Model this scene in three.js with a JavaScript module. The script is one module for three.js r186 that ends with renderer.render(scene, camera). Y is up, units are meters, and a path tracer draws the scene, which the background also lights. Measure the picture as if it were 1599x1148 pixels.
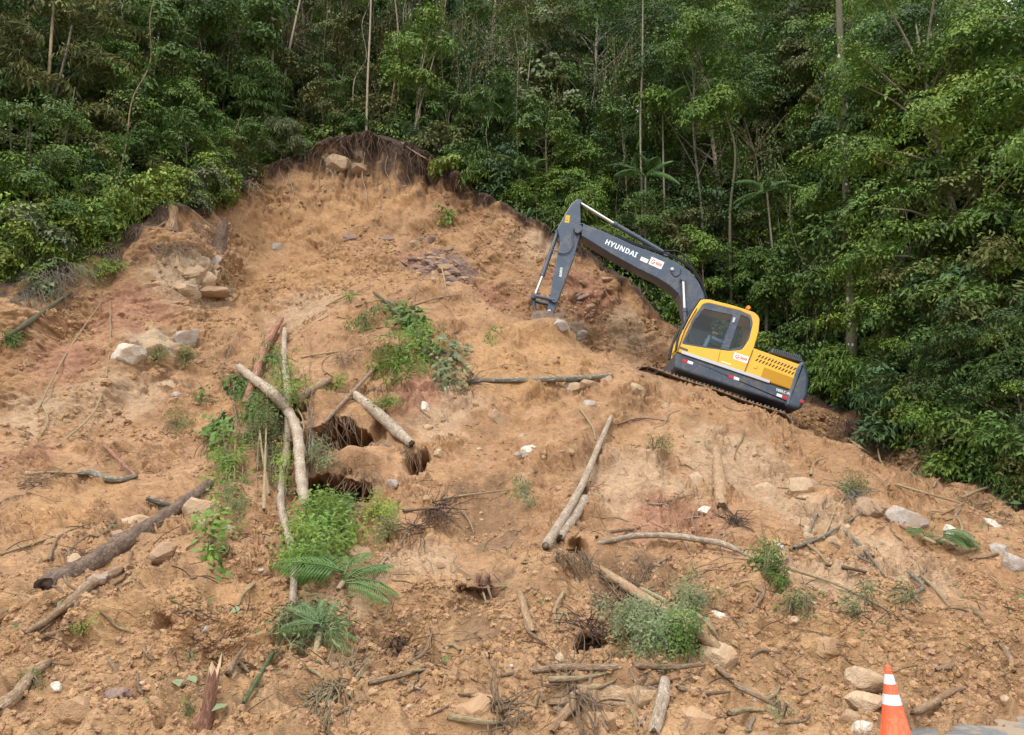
import * as THREE from 'three';
import { mergeGeometries, mergeVertices, toCreasedNormals } from 'three/addons/utils/BufferGeometryUtils.js';
import { RoundedBoxGeometry } from 'three/addons/geometries/RoundedBoxGeometry.js';
import { MarchingCubes } from 'three/addons/objects/MarchingCubes.js';
import { createNoise3D } from 'simplex-noise';
import { MeshBVH } from 'three-mesh-bvh';

// ---------------------------------------------------------------- camera, sky, sun, exposure
const scene = new THREE.Scene();
const PITCH = THREE.MathUtils.degToRad(14.3), FOCAL = 1150, EYE = 1.6;
const camera = new THREE.PerspectiveCamera(2 * Math.atan(574 / FOCAL) * 180 / Math.PI, 1599 / 1148, 0.1, 400);
camera.position.set(0, EYE, 0);
camera.rotation.set(PITCH, 0, 0);
camera.updateMatrixWorld();

const renderer = new THREE.WebGLRenderer({ antialias: true });
renderer.toneMapping = THREE.LinearToneMapping;
renderer.toneMappingExposure = 2.0;
renderer.shadowMap.enabled = true;

{ // an overcast sky: brightest overhead, half of that at the horizon
  const w = 64, h = 32, d = new Float32Array(w * h * 4);
  for (let j = 0; j < h; j++) for (let i = 0; i < w; i++) {
    const el = ((j + 0.5) / h - 0.5) * Math.PI, s = Math.max(0, Math.sin(el));
    const L = el > 0 ? 1.25 * (1 + s) / 2 : 0.25;
    const k = (j * w + i) * 4;
    d[k] = L * 0.97; d[k + 1] = L * 1.0; d[k + 2] = L * 1.05; d[k + 3] = 1;
  }
  const t = new THREE.DataTexture(d, w, h, THREE.RGBAFormat, THREE.FloatType);
  t.mapping = THREE.EquirectangularReflectionMapping; t.magFilter = THREE.LinearFilter; t.needsUpdate = true;
  scene.background = t; scene.environment = t;
}
const sun = new THREE.DirectionalLight(new THREE.Color(1, 0.955, 0.88), 1.2);   // the bright part of the cloud cover
sun.position.set(-20, 54, 22); sun.target.position.set(0, 6, -20);
sun.castShadow = true; sun.shadow.radius = 26; sun.shadow.mapSize.set(2048, 2048);
Object.assign(sun.shadow.camera, { left: -45, right: 45, top: 45, bottom: -45, near: 1, far: 160 });
scene.add(sun, sun.target);

// ---------------------------------------------------------------- helpers
let seed = 12345;
function setSeed(s) { seed = s >>> 0; }
function rnd() { seed = (seed + 0x6D2B79F5) >>> 0; let t = seed; t = Math.imul(t ^ (t >>> 15), t | 1); t ^= t + Math.imul(t ^ (t >>> 7), t | 61); return ((t ^ (t >>> 14)) >>> 0) / 4294967296; }
const rr = (a, b) => a + (b - a) * rnd();
const pick = a => a[Math.floor(rnd() * a.length)];
const gauss = () => (rnd() + rnd() + rnd() - 1.5) / 0.75;
const clamp = (x, a = 0, b = 1) => Math.min(b, Math.max(a, x));
const sstep = (a, b, x) => { const t = clamp((x - a) / (b - a)); return t * t * (3 - 2 * t); };
const mix = (a, b, t) => a + (b - a) * t;
const V = (x, y, z) => new THREE.Vector3(x, y, z);
setSeed(777); const noise3 = createNoise3D(rnd); const noiseB = createNoise3D(rnd);
function fbm(x, y, z, o = 4, g = 0.5) { let s = 0, a = 1, n = 0; for (let i = 0; i < o; i++) { s += a * noise3(x, y, z); n += a; a *= g; x *= 2.03; y *= 2.03; z *= 2.03; } return s / n; }

// a photo pixel and a horizontal depth give a point
function P(px, py, D) {
  const xc = (px - 799.5) / FOCAL, yc = (574 - py) / FOCAL, t = D / (Math.cos(PITCH) - yc * Math.sin(PITCH));
  return V(xc * t, EYE + (Math.sin(PITCH) + yc * Math.cos(PITCH)) * t, -D);
}
const names = {};
function numbered(n) { const k = names[n] = (names[n] ?? -1) + 1; return k ? n + '_' + String(k).padStart(3, '0') : n; }
function tag(o, label, category, group, kind) {
  o.userData.label = label; o.userData.category = category;
  if (group) o.userData.group = group;
  if (kind) o.userData.kind = kind;
  return o;
}
function thing(name, label, category, group, pos) {
  const o = new THREE.Group(); o.name = numbered(name); scene.add(o);
  if (pos) o.position.copy(pos);
  return tag(o, label, category, group);
}
function shade(m) { m.castShadow = true; m.receiveShadow = true; return m; }
function part(name, geo, mat, parent) { const m = shade(new THREE.Mesh(geo, mat)); m.name = name; parent.add(m); return m; }
function single(name, geo, mat, label, category, group, kind) { const m = shade(new THREE.Mesh(geo, mat)); m.name = numbered(name); scene.add(m); return tag(m, label, category, group, kind); }
function structure(name, geo, mat) { const m = shade(new THREE.Mesh(geo, mat)); m.name = name; m.userData.kind = 'structure'; scene.add(m); return m; }
const merge = list => { const l = list.map(g => { const h = g.index ? g.toNonIndexed() : g; for (const k of Object.keys(h.attributes)) if (!['position', 'normal', 'uv'].includes(k)) h.deleteAttribute(k); return h; }); return mergeGeometries(l); };
const lin = (r, g, b) => new THREE.Color().setRGB(r, g, b);

// value-noise textures that tile
function tileNoise(n, cells, rand) { const g = new Float32Array(cells * cells); for (let i = 0; i < g.length; i++) g[i] = rand(); const o = new Float32Array(n * n);
  for (let y = 0; y < n; y++) for (let x = 0; x < n; x++) { const fx = x / n * cells, fy = y / n * cells, ix = Math.floor(fx), iy = Math.floor(fy); let u = fx - ix, v = fy - iy; u = u * u * (3 - 2 * u); v = v * v * (3 - 2 * v);
    const a = g[iy % cells * cells + ix % cells], b = g[iy % cells * cells + (ix + 1) % cells], c = g[(iy + 1) % cells * cells + ix % cells], d = g[(iy + 1) % cells * cells + (ix + 1) % cells];
    o[y * n + x] = mix(mix(a, b, u), mix(c, d, u), v); } return o; }
function layered(n, list) { const o = new Float32Array(n * n); let tot = 0; for (const [cells, w] of list) { const t = tileNoise(n, cells, rnd); tot += w; for (let i = 0; i < o.length; i++) o[i] += t[i] * w; } for (let i = 0; i < o.length; i++) o[i] /= tot; return o; }
function texOf(n, fn, srgb = true) { const d = new Uint8Array(n * n * 4); for (let i = 0; i < n * n; i++) { const c = fn(i); for (let k = 0; k < 3; k++) d[i * 4 + k] = clamp(c[k]) * 255; d[i * 4 + 3] = 255; }
  const t = new THREE.DataTexture(d, n, n); t.wrapS = t.wrapT = THREE.RepeatWrapping; t.magFilter = THREE.LinearFilter; t.minFilter = THREE.LinearMipmapLinearFilter; t.generateMipmaps = true; if (srgb) t.colorSpace = THREE.SRGBColorSpace; t.needsUpdate = true; return t; }

// ---------------------------------------------------------------- the slope: control rows of [photo row, depth] for each column of the hillside
// rows: toe, five down-slope stations, crest of the debris, hollow behind it, scarp foot, scarp, scarp top, lip
const COLS = [
  [-1150, [1165, 6.9], [1040, 8.2], [960, 9.2], [890, 10.3], [820, 11.8], [750, 13.4], [735, 13.9], [680, 14.6], [620, 15.1], [570, 15.5], [555, 15.8]],
  [-260, [1165, 6.9], [1040, 8.4], [950, 9.5], [870, 11], [790, 13], [720, 14.8], [705, 15.4], [640, 16.2], [570, 16.9], [515, 17.4], [500, 17.8]],
  [0,    [1165, 6.9], [1040, 8.6], [925, 9.6], [845, 11.9], [765, 14], [705, 15.8], [690, 16.5], [605, 17.5], [525, 18.3], [465, 18.9], [446, 19.3]],
  [150,  [1165, 6.9], [1040, 8.7], [925, 9.7], [842, 12.1], [760, 14.3], [695, 16.4], [682, 17.1], [585, 18.4], [490, 19.5], [415, 20.4], [392, 20.9]],
  [290,  [1165, 6.9], [1040, 8.8], [925, 9.7], [840, 12.4], [755, 14.7], [690, 16.9], [675, 17.7], [560, 19.5], [450, 21.1], [370, 22.4], [338, 23.0]],
  [345,  [1165, 6.9], [1040, 8.8], [928, 9.8], [839, 12.5], [750, 14.9], [660, 17.4], [640, 18.3], [520, 20.6], [440, 22.4], [330, 24.2], [308, 24.6]],
  [400,  [1165, 6.9], [1040, 8.9], [930, 9.8], [838, 12.6], [745, 15.0], [610, 18.2], [580, 19.4], [470, 22.4], [410, 24.6], [300, 26.2], [270, 26.5]],
  [490,  [1165, 6.9], [1040, 8.9], [935, 9.9], [835, 12.8], [730, 15.3], [520, 19.8], [492, 21.2], [430, 23.6], [390, 25.6], [262, 27.1], [232, 27.3]],
  [575,  [1165, 6.9], [1040, 9.0], [935, 10.0], [832, 13.0], [710, 15.8], [472, 20.9], [450, 22.2], [420, 24.2], [375, 26.0], [250, 27.4], [212, 27.5]],
  [650,  [1165, 6.9], [1040, 9.0], [925, 10.1], [830, 13.1], [705, 16.0], [455, 21.0], [448, 22.4], [415, 24.2], [365, 25.8], [268, 27.0], [232, 27.2]],
  [720,  [1165, 6.9], [1040, 9.0], [925, 10.1], [830, 13.2], [703, 16.1], [468, 20.6], [478, 22.3], [425, 23.8], [375, 25.2], [312, 26.1], [284, 26.4]],
  [800,  [1165, 6.9], [1040, 9.0], [925, 10.1], [830, 13.2], [702, 16.2], [500, 20.2], [530, 22.2], [450, 23.3], [392, 24.3], [345, 25.0], [328, 25.4]],
  [900,  [1165, 6.9], [1040, 9.0], [925, 10.1], [830, 13.2], [702, 16.2], [546, 20.0], [578, 22.2], [495, 23.1], [440, 24.0], [398, 24.6], [382, 25.0]],
  [1000, [1165, 6.9], [1040, 9.0], [925, 10.1], [830, 13.1], [710, 16.1], [574, 19.9], [603, 22.6], [550, 23.3], [510, 23.8], [476, 24.2], [462, 24.6]],
  [1100, [1165, 6.9], [1040, 9.0], [925, 10.2], [840, 12.9], [735, 15.6], [612, 19.7], [644, 22.8], [622, 23.4], [600, 23.8], [572, 24.2], [558, 24.6]],
  [1200, [1165, 6.9], [1040, 9.0], [935, 10.1], [852, 12.7], [760, 15.2], [654, 19.4], [682, 22.6], [664, 23.1], [646, 23.4], [622, 23.8], [608, 24.2]],
  [1300, [1158, 7.1], [1040, 9.0], [945, 10.0], [870, 12.3], [785, 14.7], [692, 18.4], [698, 20.6], [682, 21.4], [662, 21.9], [645, 22.3], [632, 22.7]],
  [1400, [1148, 7.4], [1045, 9.0], [965, 10.3], [890, 11.9], [815, 14.0], [738, 16.9], [742, 18.2], [724, 18.9], [703, 19.4], [688, 19.8], [674, 20.2]],
  [1500, [1132, 7.8], [1048, 9.0], [975, 10.2], [908, 11.5], [848, 13.0], [785, 14.9], [787, 15.7], [776, 16.2], [766, 16.5], [756, 16.8], [742, 17.2]],
  [1599, [1110, 8.4], [1050, 9.2], [985, 10.2], [925, 11.2], [874, 12.3], [826, 13.7], [826, 14.3], [820, 14.7], [814, 15.0], [806, 15.3], [794, 15.7]],
  [1860, [1085, 9.0], [1052, 9.4], [1005, 10.1], [965, 10.8], [930, 11.5], [895, 12.3], [893, 12.6], [889, 12.9], [884, 13.1], [878, 13.3], [868, 13.6]],
  [3000, [1070, 9.3], [1052, 9.6], [1020, 10.0], [990, 10.4], [965, 10.8], [940, 11.2], [938, 11.4], [935, 11.6], [931, 11.8], [926, 12.0], [918, 12.2]],
];
const GRID = COLS.map(([px, ...rows]) => {
  const pts = rows.map(([py, D]) => P(px, py, D));
  pts[0].y = 0.0;
  const f = pts[0].clone(); f.multiplyScalar((-f.z - 1.1) / -f.z); f.y = -0.45;
  const lip = pts[pts.length - 1], D = -lip.z, sx = (px - 799.5) / FOCAL;
  const ex = [[0.9, 0.35], [2.2, 1.0], [4.4, 2.4], [8, 5.2], [14, 10], [24, 18.4], [40, 30]].map(([d, h]) => V(lip.x + sx * d * 0.9, lip.y + h * (1 + 0.45 * sstep(850, 1400, px)), -(D + d)));
  return [f, ...pts, ...ex];
});
const NR = GRID[0].length, NC = GRID.length;
const cr = (a, b, c, d, t) => 0.5 * (2 * b + (c - a) * t + (2 * a - 5 * b + 4 * c - d) * t * t + (3 * b - a - 3 * c + d) * t * t * t);
function surf(u, v) {   // u along the columns 0..NC-1, v up the rows 0..NR-1
  const i = Math.min(NC - 2, Math.floor(u)), j = Math.min(NR - 2, Math.floor(v)), fu = u - i, fv = v - j, ci = k => clamp(k, 0, NC - 1), cj = k => clamp(k, 0, NR - 1);
  const o = [0, 0, 0];
  for (const [n, k] of [['x', 0], ['y', 1], ['z', 2]]) {
    const c = []; for (let a = -1; a < 3; a++) { const col = GRID[ci(i + a)]; c.push(cr(col[cj(j - 1)][n], col[cj(j)][n], col[cj(j + 1)][n], col[cj(j + 2)][n], fv)); }
    o[k] = cr(c[0], c[1], c[2], c[3], fu);
  }
  return V(o[0], o[1], o[2]);
}
function gridMesh(us, vs, fn) {
  const nu = us.length, nv = vs.length, pos = new Float32Array(nu * nv * 3), idx = new Uint32Array((nu - 1) * (nv - 1) * 6);
  for (let j = 0; j < nv; j++) for (let i = 0; i < nu; i++) { const p = fn(us[i], vs[j], i, j); p.toArray(pos, (j * nu + i) * 3); }
  let k = 0; for (let j = 0; j < nv - 1; j++) for (let i = 0; i < nu - 1; i++) { const a = j * nu + i; idx[k++] = a; idx[k++] = a + 1; idx[k++] = a + nu; idx[k++] = a + 1; idx[k++] = a + nu + 1; idx[k++] = a + nu; }
  const g = new THREE.BufferGeometry(); g.setAttribute('position', new THREE.BufferAttribute(pos, 3)); g.setIndex(new THREE.BufferAttribute(idx, 1)); g.computeVertexNormals(); return g;
}
// bare base surface, for finding where a pixel's ray meets it
const lsp = (n, a, b) => Array.from({ length: n }, (_, i) => a + (b - a) * i / (n - 1));
const baseGeo = gridMesh(lsp(241, 0, NC - 1), lsp(191, 0, NR - 1), (u, v) => surf(u, v));
const baseBVH = new MeshBVH(baseGeo);
const ray = new THREE.Ray();
function castPix(bvh, px, py) { ray.origin.set(0, EYE, 0); ray.direction.copy(P(px, py, 10)).sub(ray.origin).normalize(); return bvh.raycastFirst(ray, THREE.DoubleSide); }
const basePix = (px, py) => { const h = castPix(baseBVH, px, py); return h ? h.point.clone() : null; };

// hollows in the debris (photo pixel, half width and height in pixels, depth in metres)
const HOLLOWS = [[533, 684, 44, 27, 1.5], [505, 772, 56, 32, 1.5], [560, 770, 26, 20, 0.9], [650, 722, 22, 18, 0.8], [592, 672, 16, 30, 0.35], [1050, 1012, 52, 26, 0.9], [925, 1003, 34, 14, 0.6], [905, 880, 22, 20, 0.5], [745, 925, 44, 24, 0.45], [252, 975, 22, 14, 0.25], [262, 750, 16, 10, 0.25], [445, 690, 34, 70, 0.5], [1095, 985, 20, 16, 0.3], [905, 470, 18, 24, 0.3], [690, 385, 16, 12, 0.2]]
  .map(([px, py, rx, ry, d]) => { const p = basePix(px, py), s = -p.z / FOCAL; return { p, rx: rx * s, ry: ry * s * 1.15, d }; });
// soil tints seen in the photo: [pixel, radius px, kind]; kinds are mineral colours with ragged outlines
const TINT = { ochre: [0.49, 0.285, 0.132], tan: [0.50, 0.345, 0.215], red: [0.40, 0.205, 0.125], purple: [0.225, 0.15, 0.13], grey: [0.36, 0.29, 0.225], brown: [0.255, 0.15, 0.078], humus: [0.085, 0.05, 0.034], pale: [0.52, 0.40, 0.27] };
const PATCHES = [[430, 345, 60, 'ochre'], [540, 330, 60, 'ochre'], [620, 300, 50, 'ochre'], [500, 420, 90, 'ochre'], [680, 412, 45, 'purple'], [720, 430, 30, 'purple'], [650, 400, 26, 'red'], [760, 470, 40, 'red'], [850, 380, 50, 'tan'], [900, 450, 50, 'red'], [930, 480, 40, 'red'], [880, 515, 36, 'grey'], [980, 520, 50, 'tan'], [290, 440, 60, 'pale'], [240, 540, 40, 'pale'], [190, 620, 60, 'tan'], [60, 640, 50, 'tan'], [100, 560, 50, 'red'], [40, 720, 40, 'red'], [800, 560, 90, 'ochre'], [880, 560, 60, 'ochre'], [350, 650, 60, 'ochre'], [1320, 680, 60, 'brown'], [1400, 720, 50, 'brown'], [1230, 650, 40, 'brown'], [1000, 760, 90, 'tan'], [1150, 720, 90, 'tan'], [640, 890, 60, 'tan'], [690, 640, 60, 'tan'], [560, 240, 30, 'pale'], [520, 255, 22, 'pale'], [350, 300, 40, 'red'], [600, 250, 30, 'brown'], [660, 260, 30, 'brown'], [1290, 900, 80, 'tan'], [1000, 900, 70, 'brown'], [745, 925, 40, 'brown'], [480, 720, 60, 'brown'], [540, 780, 50, 'brown'], [760, 800, 60, 'brown'], [735, 760, 30, 'brown'], [775, 750, 26, 'brown'], [745, 850, 36, 'brown'], [790, 850, 30, 'brown'], [765, 900, 36, 'brown'], [740, 960, 40, 'brown'], [770, 1010, 36, 'brown'], [480, 480, 60, 'tan'], [200, 480, 60, 'red'], [640, 620, 50, 'red'], [1050, 820, 70, 'red'], [1250, 800, 60, 'tan'], [560, 930, 50, 'tan'], [330, 960, 90, 'ochre'], [1400, 880, 70, 'tan'], [120, 800, 60, 'ochre']]
  .map(([px, py, r, k]) => { const p = basePix(px, py); return p && { p, r: r * -p.z / FOCAL, c: TINT[k] }; }).filter(Boolean);

// cellular noise: distance to the nearest scattered point (and to the second)
function hash3(i, j, k) { let h = Math.imul(i, 374761393) ^ Math.imul(j, 668265263) ^ Math.imul(k, 2147483647 - 1274126177); h = Math.imul(h ^ (h >>> 13), 1274126177); return (h ^ (h >>> 16)) >>> 0; }
let F1 = 0, F2 = 0, CELL = 0;
function cells(x, y, z) { const i0 = Math.floor(x), j0 = Math.floor(y), k0 = Math.floor(z); F1 = 9; F2 = 9;
  for (let i = i0 - 1; i <= i0 + 1; i++) for (let j = j0 - 1; j <= j0 + 1; j++) for (let k = k0 - 1; k <= k0 + 1; k++) { const h = hash3(i, j, k), dx = i + (h & 1023) / 1023 - x, dy = j + ((h >>> 10) & 1023) / 1023 - y, dz = k + ((h >>> 20) & 1023) / 1023 - z, d = dx * dx + dy * dy + dz * dz; if (d < F1) { F2 = F1; F1 = d; CELL = h; } else if (d < F2) F2 = d; }
  F1 = Math.sqrt(F1); F2 = Math.sqrt(F2); }
// humps (positive) and runnels (negative) of the debris: pixel, half width and height in pixels, metres
const LUMPS = [[440, 650, 70, 90, 0.5], [600, 560, 90, 60, 0.35], [760, 780, 45, 130, -0.28], [640, 820, 60, 60, 0.3], [880, 720, 60, 90, 0.2], [330, 880, 90, 50, 0.35], [180, 870, 80, 40, 0.25], [320, 1000, 90, 50, -0.35], [640, 960, 80, 40, -0.25], [690, 890, 60, 24, 0.3], [930, 860, 70, 30, 0.45], [960, 930, 80, 40, -0.35], [1180, 890, 80, 40, 0.3], [1180, 960, 90, 40, -0.2], [1330, 1000, 90, 40, 0.22], [1100, 1050, 80, 30, 0.18], [740, 1090, 120, 26, 0.16], [960, 1095, 120, 26, 0.22], [450, 1080, 140, 26, 0.12], [1350, 780, 90, 50, 0.2], [1060, 640, 60, 25, 0.15], [520, 640, 60, 25, 0.4], [540, 730, 60, 22, 0.45], [700, 465, 70, 20, 0.3], [1480, 960, 90, 30, 0.3], [60, 780, 90, 40, 0.3], [240, 770, 70, 30, 0.2], [130, 960, 90, 40, 0.2], [290, 400, 80, 60, 0.8], [270, 350, 50, 30, 0.5], [530, 245, 40, 32, 0.35], [610, 250, 40, 30, 0.3], [440, 350, 60, 60, -0.4], [200, 560, 40, 60, 0.3], [120, 500, 40, 90, -0.35], [330, 300, 40, 30, -0.3], [850, 525, 60, 26, 0.6], [700, 455, 60, 22, 0.35], [1010, 600, 40, 20, 0.15]]
  .map(([px, py, rx, ry, h]) => { const p = basePix(px, py), s = -p.z / FOCAL; return { p, rx: rx * s, ry: ry * s, h }; });
const LIPROW = 11;   // row number of the lip in GRID
function rough(p, v, u) {   // displacement along the normal, metres
  const { x, y, z } = p;
  const low = 1 - sstep(5.2, 7.2, v);            // loose debris
  const scarp = sstep(6.6, 8, v) * (1 - sstep(LIPROW - 0.3, LIPROW + 0.6, v));
  const forest = sstep(LIPROW, LIPROW + 1, v);
  let d = 0;
  const w = fbm(x * 0.35, y * 0.35, z * 0.35, 3) * 0.8;
  d += fbm(x * 0.42, y * 0.42, z * 0.42, 3) * (0.30 * low + 0.34 * scarp + 0.25 * forest);
  for (const q of LUMPS) { const a = (x - q.p.x) / q.rx, b = (y - q.p.y) / q.ry, c = (z - q.p.z) / (q.ry * 2.2), r2 = a * a + b * b + c * c; if (r2 < 4) d += q.h * Math.exp(-r2 * 1.3) * (1 + 0.5 * w); }
  // clods: rounded lumps at three sizes, in patches
  const patch = sstep(0.0, 0.35, fbm(x * 0.55 + 9, y * 0.55, z * 0.55, 3));
  const toe = 1 - sstep(1.8, 4.0, v + 0.7 * noise3(x * 0.5, 3, z * 0.5));
  const b1 = Math.abs(noise3(x * 1.5 + w, y * 1.5, z * 1.5));
  if (low > 0) {
    const run = Math.exp(-Math.pow((x - 0.034 * z) / 0.6, 2)) * sstep(1.6, 2.6, v), lump = (1 - 0.85 * run) * (1 - 0.5 * sstep(4.6, 5.4, v) * (1 - patch));   // the slide's smooth run
    let c = (0.05 + 0.08 * Math.max(patch, toe)) * (1 - 2 * b1) + (0.025 + 0.04 * patch) * noise3(x * 3.3, y * 3.3, z * 3.3);
    const st = fbm(x * 0.9 + 3, y * 2.6 + z * 0.4, z * 0.9, 3), sp = (st * 4 + 20) % 1; c += 0.10 * (1 - toe) * sstep(0.1, 0.45, patch) * (sstep(0, 0.85, sp) - sstep(0.88, 1, sp)) ;
    cells(x * 2.6 + w, y * 2.6, z * 2.6); c += (0.06 + 0.20 * patch) * (0.5 - F1) * (0.5 + 0.5 * toe) - 0.07 * patch * (1 - toe) * sstep(0.10, 0, F2 - F1);
    cells(x * 6.3, y * 6.3 + w, z * 6.3); c += (0.012 + 0.07 * Math.max(patch * 0.8, toe)) * (0.6 - F1);
    cells(x * 13, y * 13, z * 13); c += (0.010 + 0.034 * Math.max(patch * 0.6, toe)) * (0.6 - F1) * (v < 5 ? 1 : 0.6);
    c *= lump;
    d += low * c;
  }
  // scarp: gullies running down the slope, ledges and broken blocks
  if (scarp > 0) {
    const gl = noise3(x * 0.8 + 0.5 * noise3(x * 0.4, y * 0.5, 1), y * 0.16, 4.2);
    const lp = y * 1.5 + 1.3 * fbm(x * 0.35, y * 0.2, z * 0.3, 3), ledge = (lp - Math.floor(lp)); 
    const ledgeOn = sstep(0.0, 0.4, fbm(x * 0.45 + 20, y * 0.45, z * 0.45, 2));
    const rocky = sstep(-0.05, 0.35, fbm(x * 0.4 - 14, y * 0.4, z * 0.4, 3));
    const rockish = sstep(-0.25, 0.3, fbm(x * 0.4 - 14, y * 0.4, z * 0.4, 3));
    let c = 0.09 * gl + 0.15 * ledgeOn * (ledge * sstep(1, 0.88, ledge) - 0.5) + 0.09 * noise3(x * 0.8, y * 0.9, z * 0.8) + 0.03 * noise3(x * 1.7, y * 4.6 + x * 0.8, z * 1.7) + 0.035 * noiseB(x * 4.5, y * 7, z * 4.5) * (0.4 + rockish) + 0.016 * noiseB(x * 14, y * 16, z * 14);
    cells(x * 1.5 + w, y * 2.1, z * 1.5); c += rocky * (0.17 * ((CELL >>> 5 & 255) / 255 - 0.5) * sstep(0, 0.12, F2 - F1) - 0.10 * sstep(0.09, 0, F2 - F1));
    cells(x * 4 + w, y * 5, z * 4); c += (0.35 + rocky) * 0.07 * ((CELL >>> 5 & 255) / 255 - 0.5) * sstep(0, 0.15, F2 - F1);
    cells(x * 3.1 - w, y * 4.2, z * 3.1 + 4); c -= 0.06 * (0.25 + rockish) * sstep(0.07, 0, F2 - F1);
    d += scarp * c;
  }
  d += forest * 0.1 * noise3(x * 1.3, y * 1.3, z * 1.3);
  return d;
}
const UROWS = []; { // dense columns inside the picture, sparse beyond it
  for (let i = 0; i < 24; i++) UROWS.push(i / 24);
  for (let i = 0; i < 860; i++) UROWS.push(1 + i / 860 * (NC - 3));
  for (let i = 0; i <= 24; i++) UROWS.push(NC - 2 + i / 24);
}
const VROWS = []; { const per = [14, 56, 88, 80, 84, 132, 22, 62, 58, 44, 26, 10, 8, 6, 5, 5, 4, 4, 4]; for (let j = 0; j < NR - 1; j++) { const n = per[j] ?? 4; for (let k = 0; k < n; k++) VROWS.push(j + k / n); } VROWS.push(NR - 1); }
const nBase = new Map();
function baseNormal(u, v) { const e = 0.03, a = surf(clamp(u + e, 0, NC - 1), v), b = surf(clamp(u - e, 0, NC - 1), v), c = surf(u, clamp(v + e, 0, NR - 1)), d = surf(u, clamp(v - e, 0, NR - 1)); return a.sub(b).cross(c.sub(d)).normalize(); }
function slopePoint(u, v) {
  const p = surf(u, v), n = baseNormal(u, v), d = rough(p, v, u); 
  let h = 0;
  for (const q of HOLLOWS) {
    const dx = (p.x - q.p.x) / q.rx, dy = (p.y - q.p.y) / q.ry, dz = (p.z - q.p.z) / (q.ry * 1.6);
    const r = Math.sqrt(dx * dx + dy * dy + dz * dz * 0.3) + 0.25 * noise3(p.x * 2.2, p.y * 2.2, p.z * 2.2) + 0.12 * noiseB(p.x * 6, p.y * 6, p.z * 6);
    if (r < 1) h = Math.max(h, q.d * (q.d > 1 ? sstep(1, 0.7, r) : sstep(1, 0.3, r)));
  }
  const sc = sstep(7, 8, v) * (1 - sstep(LIPROW, LIPROW + 1, v)); n.y *= 1 - 0.3 * sc; n.normalize();   // on the scarp the ground juts out level
  const out = p.clone().addScaledVector(n, d);
  { const tt = Math.exp(-Math.pow((p.x + 4.6) / 3.4, 2)), k = 0.35 + 0.65 * tt, nz = 0.65 + 0.6 * noise3(p.x * 1.1, 5, 2) + 0.25 * noise3(p.x * 4, 1, 7); out.z += k * nz * (0.62 * Math.exp(-Math.pow((v - 10.72) / 0.3, 2)) - 0.5 * Math.exp(-Math.pow((v - 9.95) / 0.42, 2))); }   // the lip juts out over the hollowed face
  if (h > 0) { out.z -= h; out.y -= h * 0.12; out.x += h * 0.14 * noise3(p.x * 3, p.y * 3, p.z * 3 + 8); out.y += h * 0.14 * noise3(p.x * 3 + 5, p.y * 3, p.z * 3); }
  const k = sstep(1.6, 0.4, v); out.y -= k * 0.0;
  return out;
}
const slopeGeo = gridMesh(UROWS, VROWS, (u, v) => slopePoint(u, v));
{ // mineral colours and uv in metres
  const pos = slopeGeo.attributes.position, nor = slopeGeo.attributes.normal, n = pos.count, col = new Float32Array(n * 3), uv = new Float32Array(n * 2), nu = UROWS.length;
  for (let i = 0; i < n; i++) {
    const x = pos.getX(i), y = pos.getY(i), z = pos.getZ(i), v = VROWS[Math.floor(i / nu)];
    uv[i * 2] = x * 0.25 + z * 0.02; uv[i * 2 + 1] = y * 0.25 - z * 0.2;
    const a = fbm(x * 0.28, y * 0.28, z * 0.28, 4), b = fbm(x * 1.3 + 7, y * 1.3, z * 1.3, 4), c = noiseB(x * 5, y * 5, z * 5);
    let r = 0.428 + 0.06 * a + 0.075 * b, g = 0.249 + 0.042 * a + 0.052 * b, l = 0.127 + 0.03 * a + 0.036 * b;
    const yel = sstep(0.1, 0.5, fbm(x * 0.6 + 31, y * 0.6, z * 0.6, 3)); r = mix(r, 0.48, yel * 0.4); g = mix(g, 0.285, yel * 0.4); l = mix(l, 0.12, yel * 0.4);
    const low = 1 - sstep(2.0, 4.5, v); r = mix(r, 0.41, low * 0.5); g = mix(g, 0.262, low * 0.5); l = mix(l, 0.13, low * 0.5);
    const wet = 0.55 * sstep(0.12, 0.34, fbm(x * 0.42 + 70, y * 0.42, z * 0.42, 5) + 0.06 * c); r = mix(r, 0.30, wet); g = mix(g, 0.17, wet); l = mix(l, 0.085, wet);   // damp clay
    for (const q of PATCHES) {
      const e = Math.hypot(x - q.p.x, y - q.p.y, (z - q.p.z) * 0.6) / q.r; if (e > 1.8) continue;
      const m = 0.85 * sstep(0.4, -0.25, e - 0.9 + 0.55 * fbm(x * 1.6, y * 1.6 + q.r, z * 1.6, 4) + 0.15 * c);
      r = mix(r, q.c[0], m); g = mix(g, q.c[1], m); l = mix(l, q.c[2], m);
    }
    // dark root-filled topsoil along the lip and leaf litter beyond it
    const thickTop = Math.exp(-Math.pow((x + 4.6) / 2.6, 2)), hm = sstep(LIPROW - 0.9 - 0.4 * thickTop, LIPROW - 0.45 - 0.3 * thickTop, v + 0.75 * fbm(x * 1.4, y * 0.7, z, 4));
    r = mix(r, TINT.humus[0] + 0.03 * b, hm); g = mix(g, TINT.humus[1] + 0.02 * b, hm); l = mix(l, TINT.humus[2] + 0.01 * b, hm);
    const sp = 0.97 + 0.12 * c + 0.11 * noiseB(x * 14, y * 14, z * 14) + 0.08 * noise3(x * 31, y * 31, z * 31); col[i * 3] = r * sp; col[i * 3 + 1] = g * sp; col[i * 3 + 2] = l * sp;
  }
  slopeGeo.setAttribute('color', new THREE.BufferAttribute(col, 3)); slopeGeo.setAttribute('uv', new THREE.BufferAttribute(uv, 2));
}
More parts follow.
